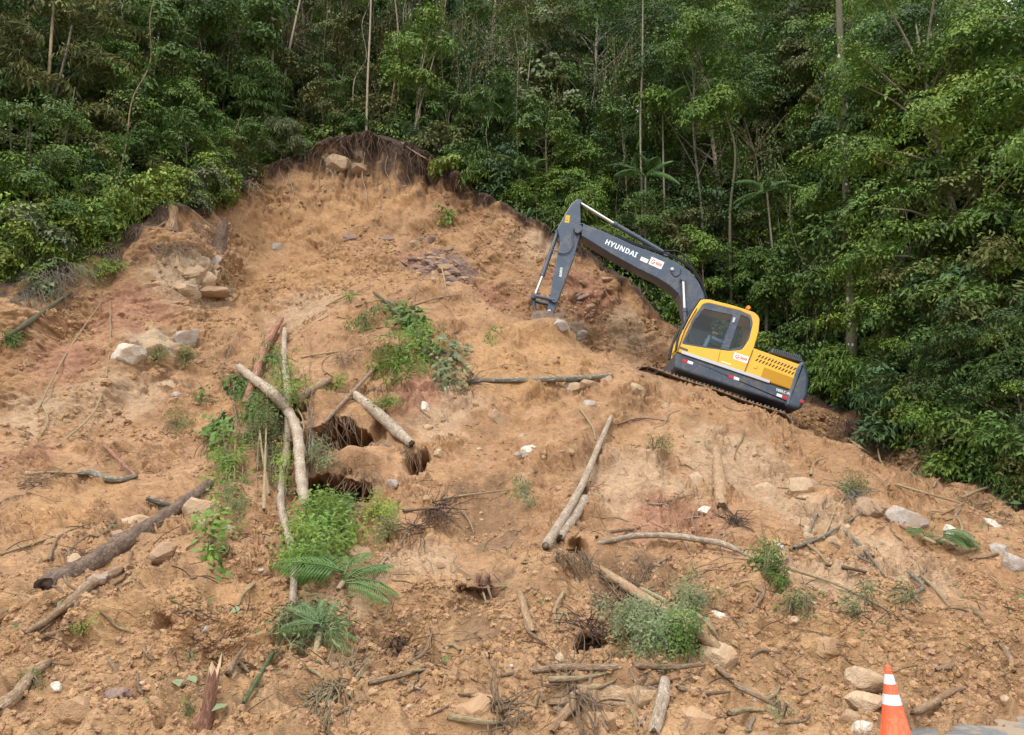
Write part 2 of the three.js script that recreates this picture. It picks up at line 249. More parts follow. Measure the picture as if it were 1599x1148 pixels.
setSeed(4); const soilN = layered(1024, [[32, 1], [80, 1.1], [190, 1.2], [420, 1.1]]), soilC = layered(1024, [[12, 1], [60, 1], [300, 1.3]]);
const soilMap = texOf(1024, i => { const k = 0.84 + 0.2 * (soilC[i] - 0.5) + 0.18 * (soilN[i] - 0.5); return [k + 0.05, k + 0.035, k + 0.02]; });
// broken-earth relief: tilted crumbs and plates at two sizes with open cracks between them (tiles every 4 m)
function plates(n, cells) {
  const px = [], o = new Float32Array(n * n), e = new Float32Array(n * n); for (let i = 0; i < cells * cells; i++) px.push([rnd(), rnd(), rnd(), gauss() * 1.1, gauss() * 1.1]);
  for (let y = 0; y < n; y++) for (let x = 0; x < n; x++) { const wx = x + 14 * (soilN[y * n + x] - 0.5), wy = y + 14 * (soilC[y * n + x] - 0.5), fx = wx / n * cells, fy = wy / n * cells, ix = Math.floor(fx), iy = Math.floor(fy); let d1 = 9, d2 = 9, h = 0;
    for (let j = -1; j <= 1; j++) for (let i = -1; i <= 1; i++) { const c = px[((iy + j + cells) % cells) * cells + (ix + i + cells) % cells], dx = ix + i + c[0] - fx, dy = iy + j + c[1] - fy, d = dx * dx + dy * dy; if (d < d1) { d2 = d1; d1 = d; h = c[2] + 0.45 * (c[3] * dx + c[4] * dy); } else if (d < d2) d2 = d; }
    o[y * n + x] = h; e[y * n + x] = Math.sqrt(d2) - Math.sqrt(d1); }
  return [o, e];
}
const [pl1, ed1] = plates(1024, 22), [pl2, ed2] = plates(1024, 70);
const soilBump = texOf(1024, i => { const k = 0.22 + 0.30 * pl1[i] * sstep(0, 0.08, ed1[i]) + 0.22 * pl2[i] * sstep(0, 0.1, ed2[i]) + 0.3 * (soilN[i] - 0.5); return [k, k, k]; }, false);
const soilMat = new THREE.MeshStandardMaterial({ vertexColors: true, map: soilMap, bumpMap: soilBump, bumpScale: 0.045, roughness: 0.93 });
const slope = structure('hillside_terrain', slopeGeo, soilMat);
const slopeBVH = new MeshBVH(slopeGeo);
const onPix = (px, py) => { const h = castPix(slopeBVH, px, py); return h ? h.point.clone() : null; };
const nPix = (px, py) => { const h = castPix(baseBVH, px, py); if (!h) return V(0, 0.8, 0.6); const n = h.face.normal.clone(); if (n.z < 0 && n.y < 0) n.negate(); return n; };
const down = V(0, -1, 0), rayD = new THREE.Ray();
function ground(x, z) { rayD.origin.set(x, 120, z); rayD.direction.copy(down); const h = slopeBVH.raycastFirst(rayD, THREE.DoubleSide); return h ? h.point.y : 0; }

// ---------------------------------------------------------------- road and the ground round about
{
  setSeed(9);
  const a = layered(512, [[200, 1], [90, 0.7], [20, 0.6], [6, 0.6]]), m = layered(512, [[5, 1], [14, 0.8], [50, 0.5]]);
  const asphalt = texOf(512, i => { const k = 0.44 + 0.22 * (a[i] - 0.5), s = sstep(0.42, 0.62, m[i] + 0.15 * (a[i] - 0.5)); return [mix(k, 0.66, s * 0.75), mix(k * 1.0, 0.55, s * 0.75), mix(k * 1.0, 0.43, s * 0.75)]; });
  const bump = texOf(512, i => [a[i], a[i], a[i]], false);
  const mat = new THREE.MeshStandardMaterial({ map: asphalt, bumpMap: bump, bumpScale: 0.004, roughness: 0.7 });
  const g = new THREE.PlaneGeometry(120, 17, 60, 8); g.rotateX(-Math.PI / 2); g.translate(0, 0, -2.0);
  const uv = g.attributes.uv; for (let i = 0; i < uv.count; i++) uv.setXY(i, g.attributes.position.getX(i) / 3, g.attributes.position.getZ(i) / 3);
  structure('road', g, mat);
  const gg = new THREE.PlaneGeometry(400, 400); gg.rotateX(-Math.PI / 2); gg.translate(0, -0.05, 0);
  structure('ground', gg, new THREE.MeshStandardMaterial({ color: lin(0.10, 0.085, 0.05), roughness: 1 }));
}
// ---------------------------------------------------------------- tubes, bark, leaves
function tube(pts, radii, sides = 7, step = 0.18, lumpy = 0.08) {   // a tapering, slightly uneven limb through the points
  const c = new THREE.CatmullRomCurve3(pts, false, 'centripetal'), len = c.getLength(), n = Math.max(2, Math.min(60, Math.round(len / step)));
  const pos = [], nor = [], uv = [], idx = []; let N = null, prevT = null; const ph = rnd() * 50;
  for (let i = 0; i <= n; i++) {
    const t = i / n, p = c.getPoint(t), T = c.getTangent(t).normalize();
    if (!N) { N = Math.abs(T.y) < 0.9 ? V(0, 1, 0) : V(1, 0, 0); N.cross(T).normalize(); } else { N.sub(T.clone().multiplyScalar(N.dot(T))).normalize(); }
    const B = T.clone().cross(N), f = t * (radii.length - 1), k = Math.min(radii.length - 2, Math.floor(f)), R = radii.length === 1 ? radii[0] : mix(radii[k], radii[k + 1], f - k);
    for (let s = 0; s <= sides; s++) { const a = s / sides * Math.PI * 2, cs = Math.cos(a), sn = Math.sin(a), q = 1 + lumpy * (noise3(cs * 1.2 + ph, sn * 1.2, t * len * 2.2) + 0.6 * noise3(cs * 2.4, sn * 2.4 + ph, t * len * 7)), d = V(0, 0, 0).addScaledVector(N, cs).addScaledVector(B, sn);
      const torn = (i === 0 ? -1 : i === n ? 1 : 0) * R * 1.1 * Math.max(0, noise3(cs * 2.2 + ph, sn * 2.2, i ? 7 : 3) + 0.25), pinch = i === 0 || i === n ? 0.82 : 1;
      pos.push(p.x + d.x * R * q * pinch + T.x * torn, p.y + d.y * R * q * pinch + T.y * torn, p.z + d.z * R * q * pinch + T.z * torn); nor.push(d.x, d.y, d.z); uv.push(s / sides * Math.max(1, Math.round(R * 12)), t * len * 1.2); }
  }
  for (let i = 0; i < n; i++) for (let s = 0; s < sides; s++) { const a = i * (sides + 1) + s, b = a + sides + 1; idx.push(a, a + 1, b, a + 1, b + 1, b); }
  for (const e of [0, n]) { const c0 = pos.length / 3, p = c.getPoint(e / n), T = c.getTangent(e / n).normalize().multiplyScalar(e ? 1 : -1); pos.push(p.x, p.y, p.z); nor.push(T.x, T.y, T.z); uv.push(0.5, 0.5);
    for (let s = 0; s < sides; s++) { const a = e * (sides + 1) + s; if (e) idx.push(a, a + 1, c0); else idx.push(a, c0, a + 1); } }
  const g = new THREE.BufferGeometry(); g.setAttribute('position', new THREE.Float32BufferAttribute(pos, 3)); g.setAttribute('normal', new THREE.Float32BufferAttribute(nor, 3)); g.setAttribute('uv', new THREE.Float32BufferAttribute(uv, 2)); g.setIndex(idx); return g;
}
function barkMat(base, dark, spots, amount, roughness = 0.85) {
  setSeed(Math.round(base[0] * 1e4 + dark[1] * 997 + amount * 31)); const a = layered(256, [[10, 1], [40, 1], [110, 1]]), b = layered(256, [[14, 1], [34, 1], [80, 0.6]]);
  const m = texOf(256, i => { const x = i % 256, y = (i / 256) | 0, s = a[((y >> 2) * 256 + x * 3) % 65536], k = sstep(0.3, 0.7, s * 0.5 + a[i] * 0.5), q = sstep(0.55, 0.68, b[i]) * amount; return [0, 1, 2].map(c => Math.pow(mix(mix(dark[c], base[c], k), spots[c], q), 1 / 2.2)); });
  const bm = texOf(256, i => { const x = i % 256, y = (i / 256) | 0, s = a[((y >> 2) * 256 + x * 3) % 65536]; return [s, s, s]; }, false);
  return new THREE.MeshStandardMaterial({ map: m, bumpMap: bm, bumpScale: 0.02, roughness });
}
const BARK = {
  pale: barkMat([0.42, 0.33, 0.24], [0.26, 0.18, 0.115], [0.55, 0.49, 0.40], 0.7),
  grey: barkMat([0.27, 0.235, 0.17], [0.13, 0.105, 0.07], [0.42, 0.40, 0.33], 0.8),
  mossy: barkMat([0.15, 0.12, 0.075], [0.07, 0.055, 0.03], [0.11, 0.14, 0.035], 1.0),
  dark: barkMat([0.20, 0.13, 0.085], [0.075, 0.045, 0.03], [0.26, 0.18, 0.12], 0.8),
  brown: barkMat([0.33, 0.215, 0.135], [0.17, 0.10, 0.06], [0.40, 0.30, 0.21], 0.8),
  red: barkMat([0.36, 0.17, 0.10], [0.20, 0.075, 0.045], [0.45, 0.28, 0.18], 0.9),
  root: barkMat([0.36, 0.24, 0.14], [0.20, 0.12, 0.065], [0.44, 0.33, 0.22], 0.8),
  darkroot: barkMat([0.13, 0.075, 0.05], [0.06, 0.032, 0.024], [0.22, 0.14, 0.09], 0.6),
  muddy: barkMat([0.42, 0.265, 0.145], [0.30, 0.18, 0.09], [0.46, 0.35, 0.24], 0.8),
  straw: barkMat([0.47, 0.36, 0.20], [0.30, 0.21, 0.11], [0.55, 0.45, 0.28], 0.6),
  green: barkMat([0.12, 0.16, 0.05], [0.07, 0.10, 0.03], [0.24, 0.23, 0.10], 0.6),
};
const leafMat = (r, g, b, rough = 0.42, tr = 0.3) => new THREE.MeshPhysicalMaterial({ color: lin(r, g, b), roughness: rough, transmission: tr, thickness: 0, side: THREE.DoubleSide, specularIntensity: 0.8 });
const GREEN = { mid: [0.098, 0.168, 0.030], bright: [0.155, 0.245, 0.036], lime: [0.21, 0.28, 0.042], blue: [0.078, 0.145, 0.048], dark: [0.058, 0.105, 0.024], olive: [0.14, 0.155, 0.042], grey: [0.18, 0.215, 0.095], yellow: [0.24, 0.22, 0.045] };

function leafInto(pos, idx, o, dir, up, len, wid, droop = 0.2, fold = 0.25, plain = false) {   // one leaf: folded along its midrib, tip hanging
  const side = dir.clone().cross(up).normalize(), nrm = side.clone().cross(dir).normalize(), b = pos.length / 3;
  const put = (l, w, h) => { const p = o.clone().addScaledVector(dir, l).addScaledVector(side, w).addScaledVector(nrm, h); pos.push(p.x, p.y, p.z); };
  put(0, 0, 0); put(len * 0.42, wid / 2, -droop * len * 0.15 + fold * wid * 0.3);
  if (plain) { put(len, 0, -droop * len); put(len * 0.42, -wid / 2, -droop * len * 0.15 + fold * wid * 0.3); idx.push(b, b + 1, b + 2, b, b + 2, b + 3); return; }
  put(len * 0.5, 0, -droop * len * 0.1); put(len * 0.42, -wid / 2, -droop * len * 0.15 + fold * wid * 0.3); put(len, 0, -droop * len);
  idx.push(b, b + 1, b + 2, b, b + 2, b + 3, b + 1, b + 4, b + 2, b + 2, b + 4, b + 3);
}
function geoOf(pos, idx) { const g = new THREE.BufferGeometry(); g.setAttribute('position', new THREE.Float32BufferAttribute(pos, 3)); g.setIndex(idx); const h = g.toNonIndexed(); h.computeVertexNormals(); return h; }
// a spray: leaves on a few twigs that spread from the origin, its open side along +y
function spray(n, len, wid, reach, tilt, droop, twigs = 4, plain = true) {
  const pos = [], idx = [];
  for (let k = 0; k < n; k++) {
    const a = (k % twigs) / twigs * 6.28 + gauss() * 0.35, t = 0.2 + 0.8 * (Math.floor(k / twigs) + rnd()) / (n / twigs), r = reach * t;
    const o = V(Math.cos(a) * r, reach * (0.25 * t - 0.35 * t * t) + gauss() * reach * 0.12, Math.sin(a) * r);
    const b = a + (k & 1 ? 0.9 : -0.9) * rr(0.4, 1.1), d = V(Math.cos(b), -rr(0, 0.7) * tilt, Math.sin(b)).normalize(), up = V(gauss() * tilt * 0.6, 1, gauss() * tilt * 0.6).normalize();
    leafInto(pos, idx, o, d, up, len * rr(0.75, 1.2), wid * rr(0.8, 1.15), droop, 0.25, plain);
  }
  // twigs: slim three-sided spikes
  for (let k = 0; k < twigs; k++) { const a = k / twigs * 6.28, b = pos.length / 3, w = 0.008; pos.push(-Math.sin(a) * w, 0, Math.cos(a) * w, Math.sin(a) * w, 0, -Math.cos(a) * w, Math.cos(a) * reach * 0.9, -reach * 0.05, Math.sin(a) * reach * 0.9); idx.push(b, b + 1, b + 2); }
  return sprayGeo(pos, idx);
}
function sprayGeo(pos, idx) { const g = new THREE.BufferGeometry(); g.setAttribute('position', new THREE.Float32BufferAttribute(pos, 3)); g.setIndex(idx); g.computeVertexNormals(); return g; }
setSeed(51);
const SPRAY = {
  small: [0, 1, 2].map(() => spray(26, 0.105, 0.05, 0.34, 0.9, 0.25, 5)),
  medium: [0, 1, 2].map(() => spray(20, 0.16, 0.07, 0.38, 1.0, 0.3, 5)),
  broad: [0, 1].map(() => spray(10, 0.30, 0.20, 0.42, 1.2, 0.35, 4, false)),
  lance: [0, 1].map(() => spray(18, 0.24, 0.055, 0.34, 1.4, 0.5, 5)),
  hang: [0, 1].map(() => { const pos = [], idx = []; for (let k = 0; k < 16; k++) { const t = k / 16, a = rnd() * 6.28; leafInto(pos, idx, V(gauss() * 0.07, -t * 0.8, gauss() * 0.07), V(Math.cos(a), -0.8, Math.sin(a)).normalize(), V(Math.cos(a), 0.8, Math.sin(a)).normalize(), 0.14 * rr(0.7, 1.2), 0.07, 0.3, 0.25, true); } return sprayGeo(pos, idx); }),
};
const m4 = new THREE.Matrix4(), q4 = new THREE.Quaternion(), q5 = new THREE.Quaternion(), s4 = V(1, 1, 1), up0 = V(0, 1, 0), c4 = new THREE.Color();
function sprayMatrix(p, dir, s) { q4.setFromUnitVectors(up0, dir); q5.setFromAxisAngle(up0, rnd() * 6.28); q4.multiply(q5); s4.set(s, s * rr(0.8, 1.2), s); return new THREE.Matrix4().compose(p, q4, s4); }
const CROWNMAT = new Map();
function crownMat(tint) { const k = tint.join(); if (!CROWNMAT.has(k)) { const m = leafMat(tint[0], tint[1], tint[2], 0.62, 0.25); m.specularIntensity = 0.55; m.vertexColors = true; CROWNMAT.set(k, m); } return CROWNMAT.get(k); }
const v4 = V(0, 0, 0), n4 = new THREE.Matrix3();
// all sprays of a crown joined in one mesh; every spray has its own shade of the species' green
function crownGeo(kind, list, vary = 0.28) {
  const vs = SPRAY[kind]; let nv = 0, ni = 0; list.forEach((l, i) => { const g = vs[i % vs.length]; nv += g.attributes.position.count; ni += g.index.count; });
  const pos = new Float32Array(nv * 3), nor = new Float32Array(nv * 3), col = new Float32Array(nv * 3), idx = new Uint32Array(ni); let a = 0, b = 0;
  list.forEach(([p, d, s], i) => { const g = vs[i % vs.length], gp = g.attributes.position, gn = g.attributes.normal, gi = g.index.array, m = sprayMatrix(p, d, s), k = clamp(1 + gauss() * vary, 0.3, 1.9), h = gauss() * 0.14; n4.getNormalMatrix(m);
    for (let q = 0; q < gi.length; q++) idx[b++] = gi[q] + a;
    for (let q = 0; q < gp.count; q++, a++) { v4.fromBufferAttribute(gp, q).applyMatrix4(m).toArray(pos, a * 3); v4.fromBufferAttribute(gn, q).applyMatrix3(n4).normalize().toArray(nor, a * 3); col[a * 3] = k * (1 + h); col[a * 3 + 1] = k; col[a * 3 + 2] = k * (1 - h); } });
  const g = new THREE.BufferGeometry(); g.setAttribute('position', new THREE.BufferAttribute(pos, 3)); g.setAttribute('normal', new THREE.BufferAttribute(nor, 3)); g.setAttribute('color', new THREE.BufferAttribute(col, 3)); g.setIndex(new THREE.BufferAttribute(idx, 1)); return g;
}
function foliage(parent, name, kind, list, tint, vary) { return part(name, crownGeo(kind, list, vary), crownMat(tint), parent); }
function scattered(parent, name, kind, list) {   // undergrowth too dense to count: copies of the sprays
  const vs = SPRAY[kind], by = vs.map(() => []), mat = crownMat([1, 1, 1]); list.forEach((l, i) => by[i % vs.length].push(l));
  by.forEach((ls, vi) => { if (!ls.length) return; const m = shade(new THREE.InstancedMesh(vs[vi], mat, ls.length)); m.name = name; m.userData.kind = 'stuff';
    ls.forEach(([p, d, s, t], i) => { m.setMatrixAt(i, sprayMatrix(p, d, s)); const k = 1 + gauss() * 0.28, h = gauss() * 0.14; c4.setRGB(t[0] * k * (1 + h), t[1] * k, t[2] * k * (1 - h)); m.setColorAt(i, c4); }); parent.add(m); });
}
function clumpSprays(list, c, r, n, sc, flat = 0.75, tint) {
  for (let i = 0; i < n; i++) { const a = rnd() * 6.28, ct = rr(-0.75, 1), st = Math.sqrt(1 - ct * ct), d = V(Math.cos(a) * st, ct, Math.sin(a) * st), q = r * Math.pow(rr(0.12, 1), 0.5) * (1 + 0.25 * gauss());
    const p = V(c.x + d.x * q, c.y + d.y * q * flat, c.z + d.z * q); d.multiplyScalar(0.75).add(V(gauss() * 0.3, 0.75, gauss() * 0.3 + 0.15)).normalize(); list.push([p, d, sc * rr(0.75, 1.25), tint]); }
}
const KIND = { small: 'small-leaved', medium: 'leafy', broad: 'broad-leaved', lance: 'narrow-leaved' };
// tree: trunk with limbs to every clump of its crown
function tree(o) {
  const { name, label, category = 'tree', group, base, h, spread, leaf = 'small', tint = GREEN.mid, bark = BARK.grey, r = 0.07, clumps = 8, per = 40, bare = 0.4, lean = [0, 0], sc = 1, csize = 0.42, flat = 0.7, stems = 1 } = o;
  const t = o.proto ? new THREE.Group() : thing(name, label, category, group, base);
  const wood = [], list = [], tops = [];
  for (let s = 0; s < stems; s++) {
    const ox = stems > 1 ? gauss() * 0.2 : 0, oz = stems > 1 ? gauss() * 0.15 : 0, lx = lean[0] + (stems > 1 ? gauss() * spread * 0.5 : gauss() * 0.12 * h * 0.3), lz = lean[1] + (stems > 1 ? gauss() * spread * 0.4 : 0);
    const hh = h * rr(0.82, 1), pts = [V(ox, -0.25, oz), V(ox + lx * 0.15 + gauss() * 0.05 * h * 0.3, hh * 0.33, oz + lz * 0.2), V(ox + lx * 0.5 + gauss() * 0.06 * h * 0.4, hh * 0.68, oz + lz * 0.5), V(ox + lx, hh * 0.97, oz + lz)];
    wood.push([tube(pts, [r, r * 0.8, r * 0.55, r * 0.18], r > 0.12 ? 9 : 6, 0.3)]); tops.push(new THREE.CatmullRomCurve3(pts));
  }
  for (let i = 0; i < clumps; i++) {
    const cv = tops[i % tops.length], f = mix(bare, 1, (i + 0.5 * rnd()) / clumps), a = i * 2.4 + gauss() * 0.5, p0 = cv.getPoint(Math.min(0.97, f * 0.88)), out = spread * rr(0.45, 1) * (1 - 0.55 * Math.max(0, f - 0.55)), e = cv.getPoint(Math.min(1, f)).add(V(Math.cos(a) * out, rr(-0.06, 0.12) * h, Math.sin(a) * out));
    const mid = p0.clone().lerp(e, 0.5).add(V(gauss() * 0.1, out * 0.12, gauss() * 0.1));
    wood[i % tops.length].push(tube([p0, mid, e], [r * 0.36 * (1.2 - f * 0.6), r * 0.2, r * 0.07 + 0.004], 5, 0.35));
    clumpSprays(list, e, spread * csize * rr(0.7, 1.2), Math.round(per * rr(0.7, 1.3)), sc, flat);
  }
  for (const w of wood) part(stems > 1 ? 'stem' : 'trunk', merge(w), bark, t);
  foliage(t, 'crown', leaf, list, tint);
  return t;
}
function feather(len, leafLen, n, droop, width = 0.035, twist = 0) {   // palm or fern frond along +x, drooping
  const pos = [], idx = [], P0 = t => V(len * (t - 0.12 * t * t * droop), len * (0.30 * t - 0.55 * t * t * droop), 0);
  for (let k = 0; k < n; k++) { const t = 0.14 + 0.86 * k / n, o = P0(t), e = P0(Math.min(1, t + 0.03)), d0 = e.clone().sub(o).normalize(), L = leafLen * Math.sin(Math.PI * (0.12 + 0.83 * Math.pow(t, 0.9)));
    for (const s of [-1, 1]) { const d = V(0, -0.35 - 0.2 * rnd(), s).addScaledVector(d0, 0.55).normalize(); leafInto(pos, idx, o, d, V(0, 1, s * 0.35).normalize(), L * rr(0.9, 1.1), width, 0.25, 0.3); } }
  const g = geoOf(pos, idx), st = tube([P0(0), P0(0.3), P0(0.65), P0(1)], [0.016, 0.011, 0.007, 0.003], 4, 0.25, 0).toNonIndexed(); st.deleteAttribute('uv'); 
  return mergeGeometries([g, st]);
}
setSeed(61);
const FROND = { palm: [0, 1, 2].map(k => feather(1.7, 0.5, 30, 0.75 + 0.25 * k)), fern: [0, 1].map(k => feather(1.5, 0.34, 34, 0.7 + 0.3 * k, 0.05)), small: [0, 1].map(k => feather(0.75, 0.24, 20, 0.8 + 0.2 * k, 0.017)) };
const FMAT = { palm: leafMat(0.10, 0.20, 0.04, 0.42), fern: leafMat(0.105, 0.18, 0.045, 0.55), lime: leafMat(0.13, 0.22, 0.04, 0.45), dry: leafMat(0.30, 0.22, 0.11, 0.8), blue: leafMat(0.14, 0.23, 0.075, 0.6) };
function fronds(t, kind, mat, n, at, scale, liftA, liftB, a0 = 0, a1 = 6.283) {
  for (let i = 0; i < n; i++) { const m = part('frond', FROND[kind][i % FROND[kind].length], mat, t); m.position.copy(at); m.rotation.order = 'YZX'; m.rotation.set(gauss() * 0.25, a0 + (a1 - a0) * (i + 0.3 * rnd()) / n, rr(liftA, liftB)); m.scale.setScalar(scale * rr(0.85, 1.12)); }
}
function palm(label, base, h, scale, mat, n = 9, group, cat = 'palm') {
  const t = thing(cat === 'palm' ? 'young_palm' : 'tree_fern', label, cat, group, base);
  const top = V(gauss() * 0.12, h, gauss() * 0.1); part('trunk', tube([V(0, -0.2, 0), V(gauss() * 0.06, h * 0.5, 0), top], [0.05, 0.042, 0.035], 7, 0.2, 0.05), cat === 'palm' ? BARK.grey : BARK.dark, t);
  fronds(t, cat === 'palm' ? 'palm' : 'fern', mat, n, top, scale, -0.1, 0.75); return t;
}
const lipU = px => { for (let i = 0; i < NC - 1; i++) if (px <= COLS[i + 1][0]) return i + (px - COLS[i][0]) / (COLS[i + 1][0] - COLS[i][0]); return NC - 1; };
function behindLip(px, off) { // a point on the forest floor, off metres behind the lip on the line of sight px
  const l = surf(clamp(lipU(px), 0, NC - 1), LIPROW), D = -l.z + off, x = l.x * (1 + 0.55 * off / -l.z), z = -D; return V(x, ground(x, z), z); }
// where a crown seen at a pixel and standing off metres behind the lip has its foot and how high it is
function crownAt(px, py, off) { const b = behindLip(px, off), c = P(px, py, -b.z); b.x = c.x; b.y = ground(c.x, b.z); return { base: b, h: c.y - b.y }; }


const ZONES = [[330, 'above the grassy ledge with stumps'], [520, 'over the upper shoulder of the scar'], [700, 'over the highest part of the scar'], [860, 'beside the young palms'], [1010, 'above the excavator arm'], [1160, 'above the excavator boom and cab'], [1290, 'behind the excavator body'], [1420, 'around the lichen-patched mossy trunk'], [1e9, 'above the dark root-hung bank']];
const zone = px => ZONES.find(z => px < z[0])[1];
const TINTNAME = { mid: 'mid-green', bright: 'fresh green', lime: 'yellow-green', blue: 'bluish green', dark: 'dark green', olive: 'olive green', grey: 'grey-green', yellow: 'yellowish' };
const LEAFNAME = { small: 'small-leaved', medium: 'leafy', broad: 'broad-leaved', lance: 'narrow-leaved', hang: 'leafy' };
function plantCopy(proto, name, label, category, group, pos, yaw, scale, tint) { const c = proto.clone(); c.name = numbered(name); scene.add(c); c.position.copy(pos); c.rotation.y = yaw; c.scale.setScalar(scale); tag(c, label, category, group); c.traverse(m => { if (m.isMesh) shade(m); if (m.name === 'crown' || m.name === 'leaves') m.material = crownMat(GREEN[tint]); }); return c; }
// ---------------------------------------------------------------- the forest
setSeed(2024);
const tints = ['mid', 'mid', 'bright', 'blue', 'dark', 'olive', 'mid'];
// far hillside growth: one mass, nobody could count it
{
  const t = new THREE.Group(); t.name = 'forest_undergrowth'; scene.add(t); tag(t, 'dense dark undergrowth covering the hillside between the trees', 'undergrowth', null, 'stuff');
  const lists = { small: [], medium: [], lance: [] };
  for (let i = 0; i < 15000; i++) { const px = rr(-320, 1900), off = Math.pow(rnd(), 1.5) * 26 + 0.4, b = behindLip(px, off), hh = Math.pow(rnd(), 1.6) * (0.6 + 2.6 * sstep(0, 5, off)); b.y += hh;
    lists[pick(['small', 'small', 'medium', 'lance'])].push([b, V(gauss() * 0.4, 0.8, 0.35 + gauss() * 0.3).normalize(), rr(0.9, 1.7), GREEN[pick(tints)]]); }
  for (const k in lists) scattered(t, 'leaves', k, lists[k]);
}
// tall trees on the hillside, whose crowns close the sky
const tallKinds = ['small', 'medium', 'small', 'lance', 'medium', 'small', 'small'].map((leaf, i) => ({ leaf, g: tree({ proto: 1, h: 11 + (i % 3), spread: 2.7 + 0.2 * i, leaf, bark: [BARK.grey, BARK.mossy, BARK.pale][i % 3], r: 0.1 + 0.01 * i, clumps: 30, per: 28, bare: 0.14 + 0.04 * i, sc: 1.15, csize: 0.3, flat: 0.42, lean: [0.3, 0.5] }) }));
for (let i = 0; i < 105; i++) {
  const px = -380 + (i % 21) * 112 + rr(-40, 40), row = Math.floor(i / 21), off = [6, 11.5, 17, 24, 33][row] + rr(-1.6, 1.6), b = behindLip(px, off), k = pick(tallKinds), tint = pick(tints); if (row === 0 && px > 1300 && px < 1620) continue;
  plantCopy(k.g, 'forest_tree', `tall ${TINTNAME[tint]} ${LEAFNAME[k.leaf]} rainforest tree ${zone(px)}`, 'tree', 'tall trees of the forest hillside', b, rnd() * 6.28, rr(0.85, 1.15) * (1 + row * 0.08), tint);
}
// middle storey: slim trees and tall shrubs
const midKinds = ['small', 'medium', 'lance', 'small', 'medium', 'small', 'medium', 'small'].map((leaf, i) => ({ leaf, g: tree({ proto: 1, h: 4.6, spread: 1.1 + 0.06 * i, leaf, bark: [BARK.grey, BARK.pale, BARK.mossy][i % 3], r: 0.03 + 0.003 * i, clumps: 16, per: 16, bare: 0.25 + 0.03 * i, sc: 0.85, csize: 0.36, flat: 0.5, stems: 1 + i % 3, lean: [0.2, 0.2] }) }));
for (let i = 0; i < 78; i++) {
  const px = -200 + (i % 39) * 52 + rr(-24, 24), row = Math.floor(i / 39), off = [1.6, 3.6][row] + rr(-0.5, 0.7), b = behindLip(px, off), k = pick(midKinds), tint = px < 340 ? pick(['bright', 'mid', 'bright', 'olive']) : pick(tints); if (px > 1275 && px < 1455 && (row === 0 || px < 1420)) continue;
  plantCopy(k.g, 'understorey_tree', `slim ${TINTNAME[tint]} ${LEAFNAME[k.leaf]} understorey tree ${zone(px)}`, 'tree', 'slim trees behind the forest edge', b, rnd() * 6.28, rr(0.75, 1.35) + row * 0.25, tint);
}
// the forest goes on past the picture's sides
for (const [px, off, f] of [[1660, 10, 1], [1740, 8, 1], [2050, 3, 0], [2150, 6, 1], [2300, 4, 1], [2450, 7, 1], [2650, 4, 1], [2000, 1, 2], [2120, 1.2, 2], [2260, 1, 2], [2420, 1.2, 2], [2600, 1, 2], [-420, 3, 2], [-520, 2, 2], [-620, 4, 1], [-760, 3, 2], [-860, 5, 1], [-500, 8, 1], [-700, 9, 1], [-1000, 5, 1]]) { const tint = pick(tints), k = f === 2 ? pick(midKinds) : pick(tallKinds); plantCopy(k.g, f === 2 ? 'understorey_tree' : 'forest_tree', `${TINTNAME[tint]} ${LEAFNAME[k.leaf]} forest tree past the end of the slide ${px < 0 ? 'beyond the ledge' : 'beyond the root-hung bank'}`, 'tree', 'trees past the ends of the slide', behindLip(px, off), rnd() * 6.28, rr(0.9, 1.2), tint); }
// shrubs along the edge, thinner over the scarp's top
const lowKinds = ['small', 'medium', 'lance', 'medium', 'small', 'medium'].map((leaf, i) => ({ leaf, g: tree({ proto: 1, h: 1.5, spread: 0.6 + 0.05 * i, leaf, bark: BARK.grey, r: 0.016, clumps: 7, per: 20, bare: 0.2, sc: 0.66 + 0.03 * i, csize: 0.6, stems: 3, lean: [0, 0.2] }) }));
for (let i = 0; i < 92; i++) {
  const px = -120 + i * 19.6 + rr(-10, 10); if (px > 470 && px < 660 && i % 2) continue;
  const b = behindLip(px, rr(0.1, 1.1)), k = pick(lowKinds), tint = px < 340 ? pick(['lime', 'bright', 'lime', 'grey']) : pick(['mid', 'mid', 'bright', 'bright', 'blue', 'olive']);
  plantCopy(k.g, 'edge_shrub', `low ${TINTNAME[tint]} ${LEAFNAME[k.leaf]} shrub on the forest edge ${zone(px)}`, 'shrub', 'shrubs along the forest edge', b, rnd() * 6.28, rr(0.65, 1.35), tint);
}
// lianas and hanging stems
const lianaKinds = [0, 1, 2, 3, 4].map(i => {
  const t = new THREE.Group(), H = 8.5, dx = gauss() * 0.8, pts = [V(0, -0.15, 0)]; for (let k = 1; k <= 6; k++) pts.push(V(dx * k / 6 + gauss() * 0.16, H * k / 6, gauss() * 0.25));
  part('stem', tube(pts, [0.02 + 0.004 * i, 0.018, 0.012], 5, 0.3), [BARK.pale, BARK.grey, BARK.brown, BARK.pale, BARK.grey][i], t);
  const list = [], cv = new THREE.CatmullRomCurve3(pts); for (let k = 0; k < 26; k++) { const p = cv.getPoint(Math.pow(rr(0.15, 1), 0.7)); list.push([p.add(V(gauss() * 0.15, 0, gauss() * 0.15)), V(gauss() * 0.3, 1, gauss() * 0.3).normalize(), rr(0.6, 1.1)]); }
  foliage(t, 'leaves', 'hang', list, GREEN.olive); return t; });
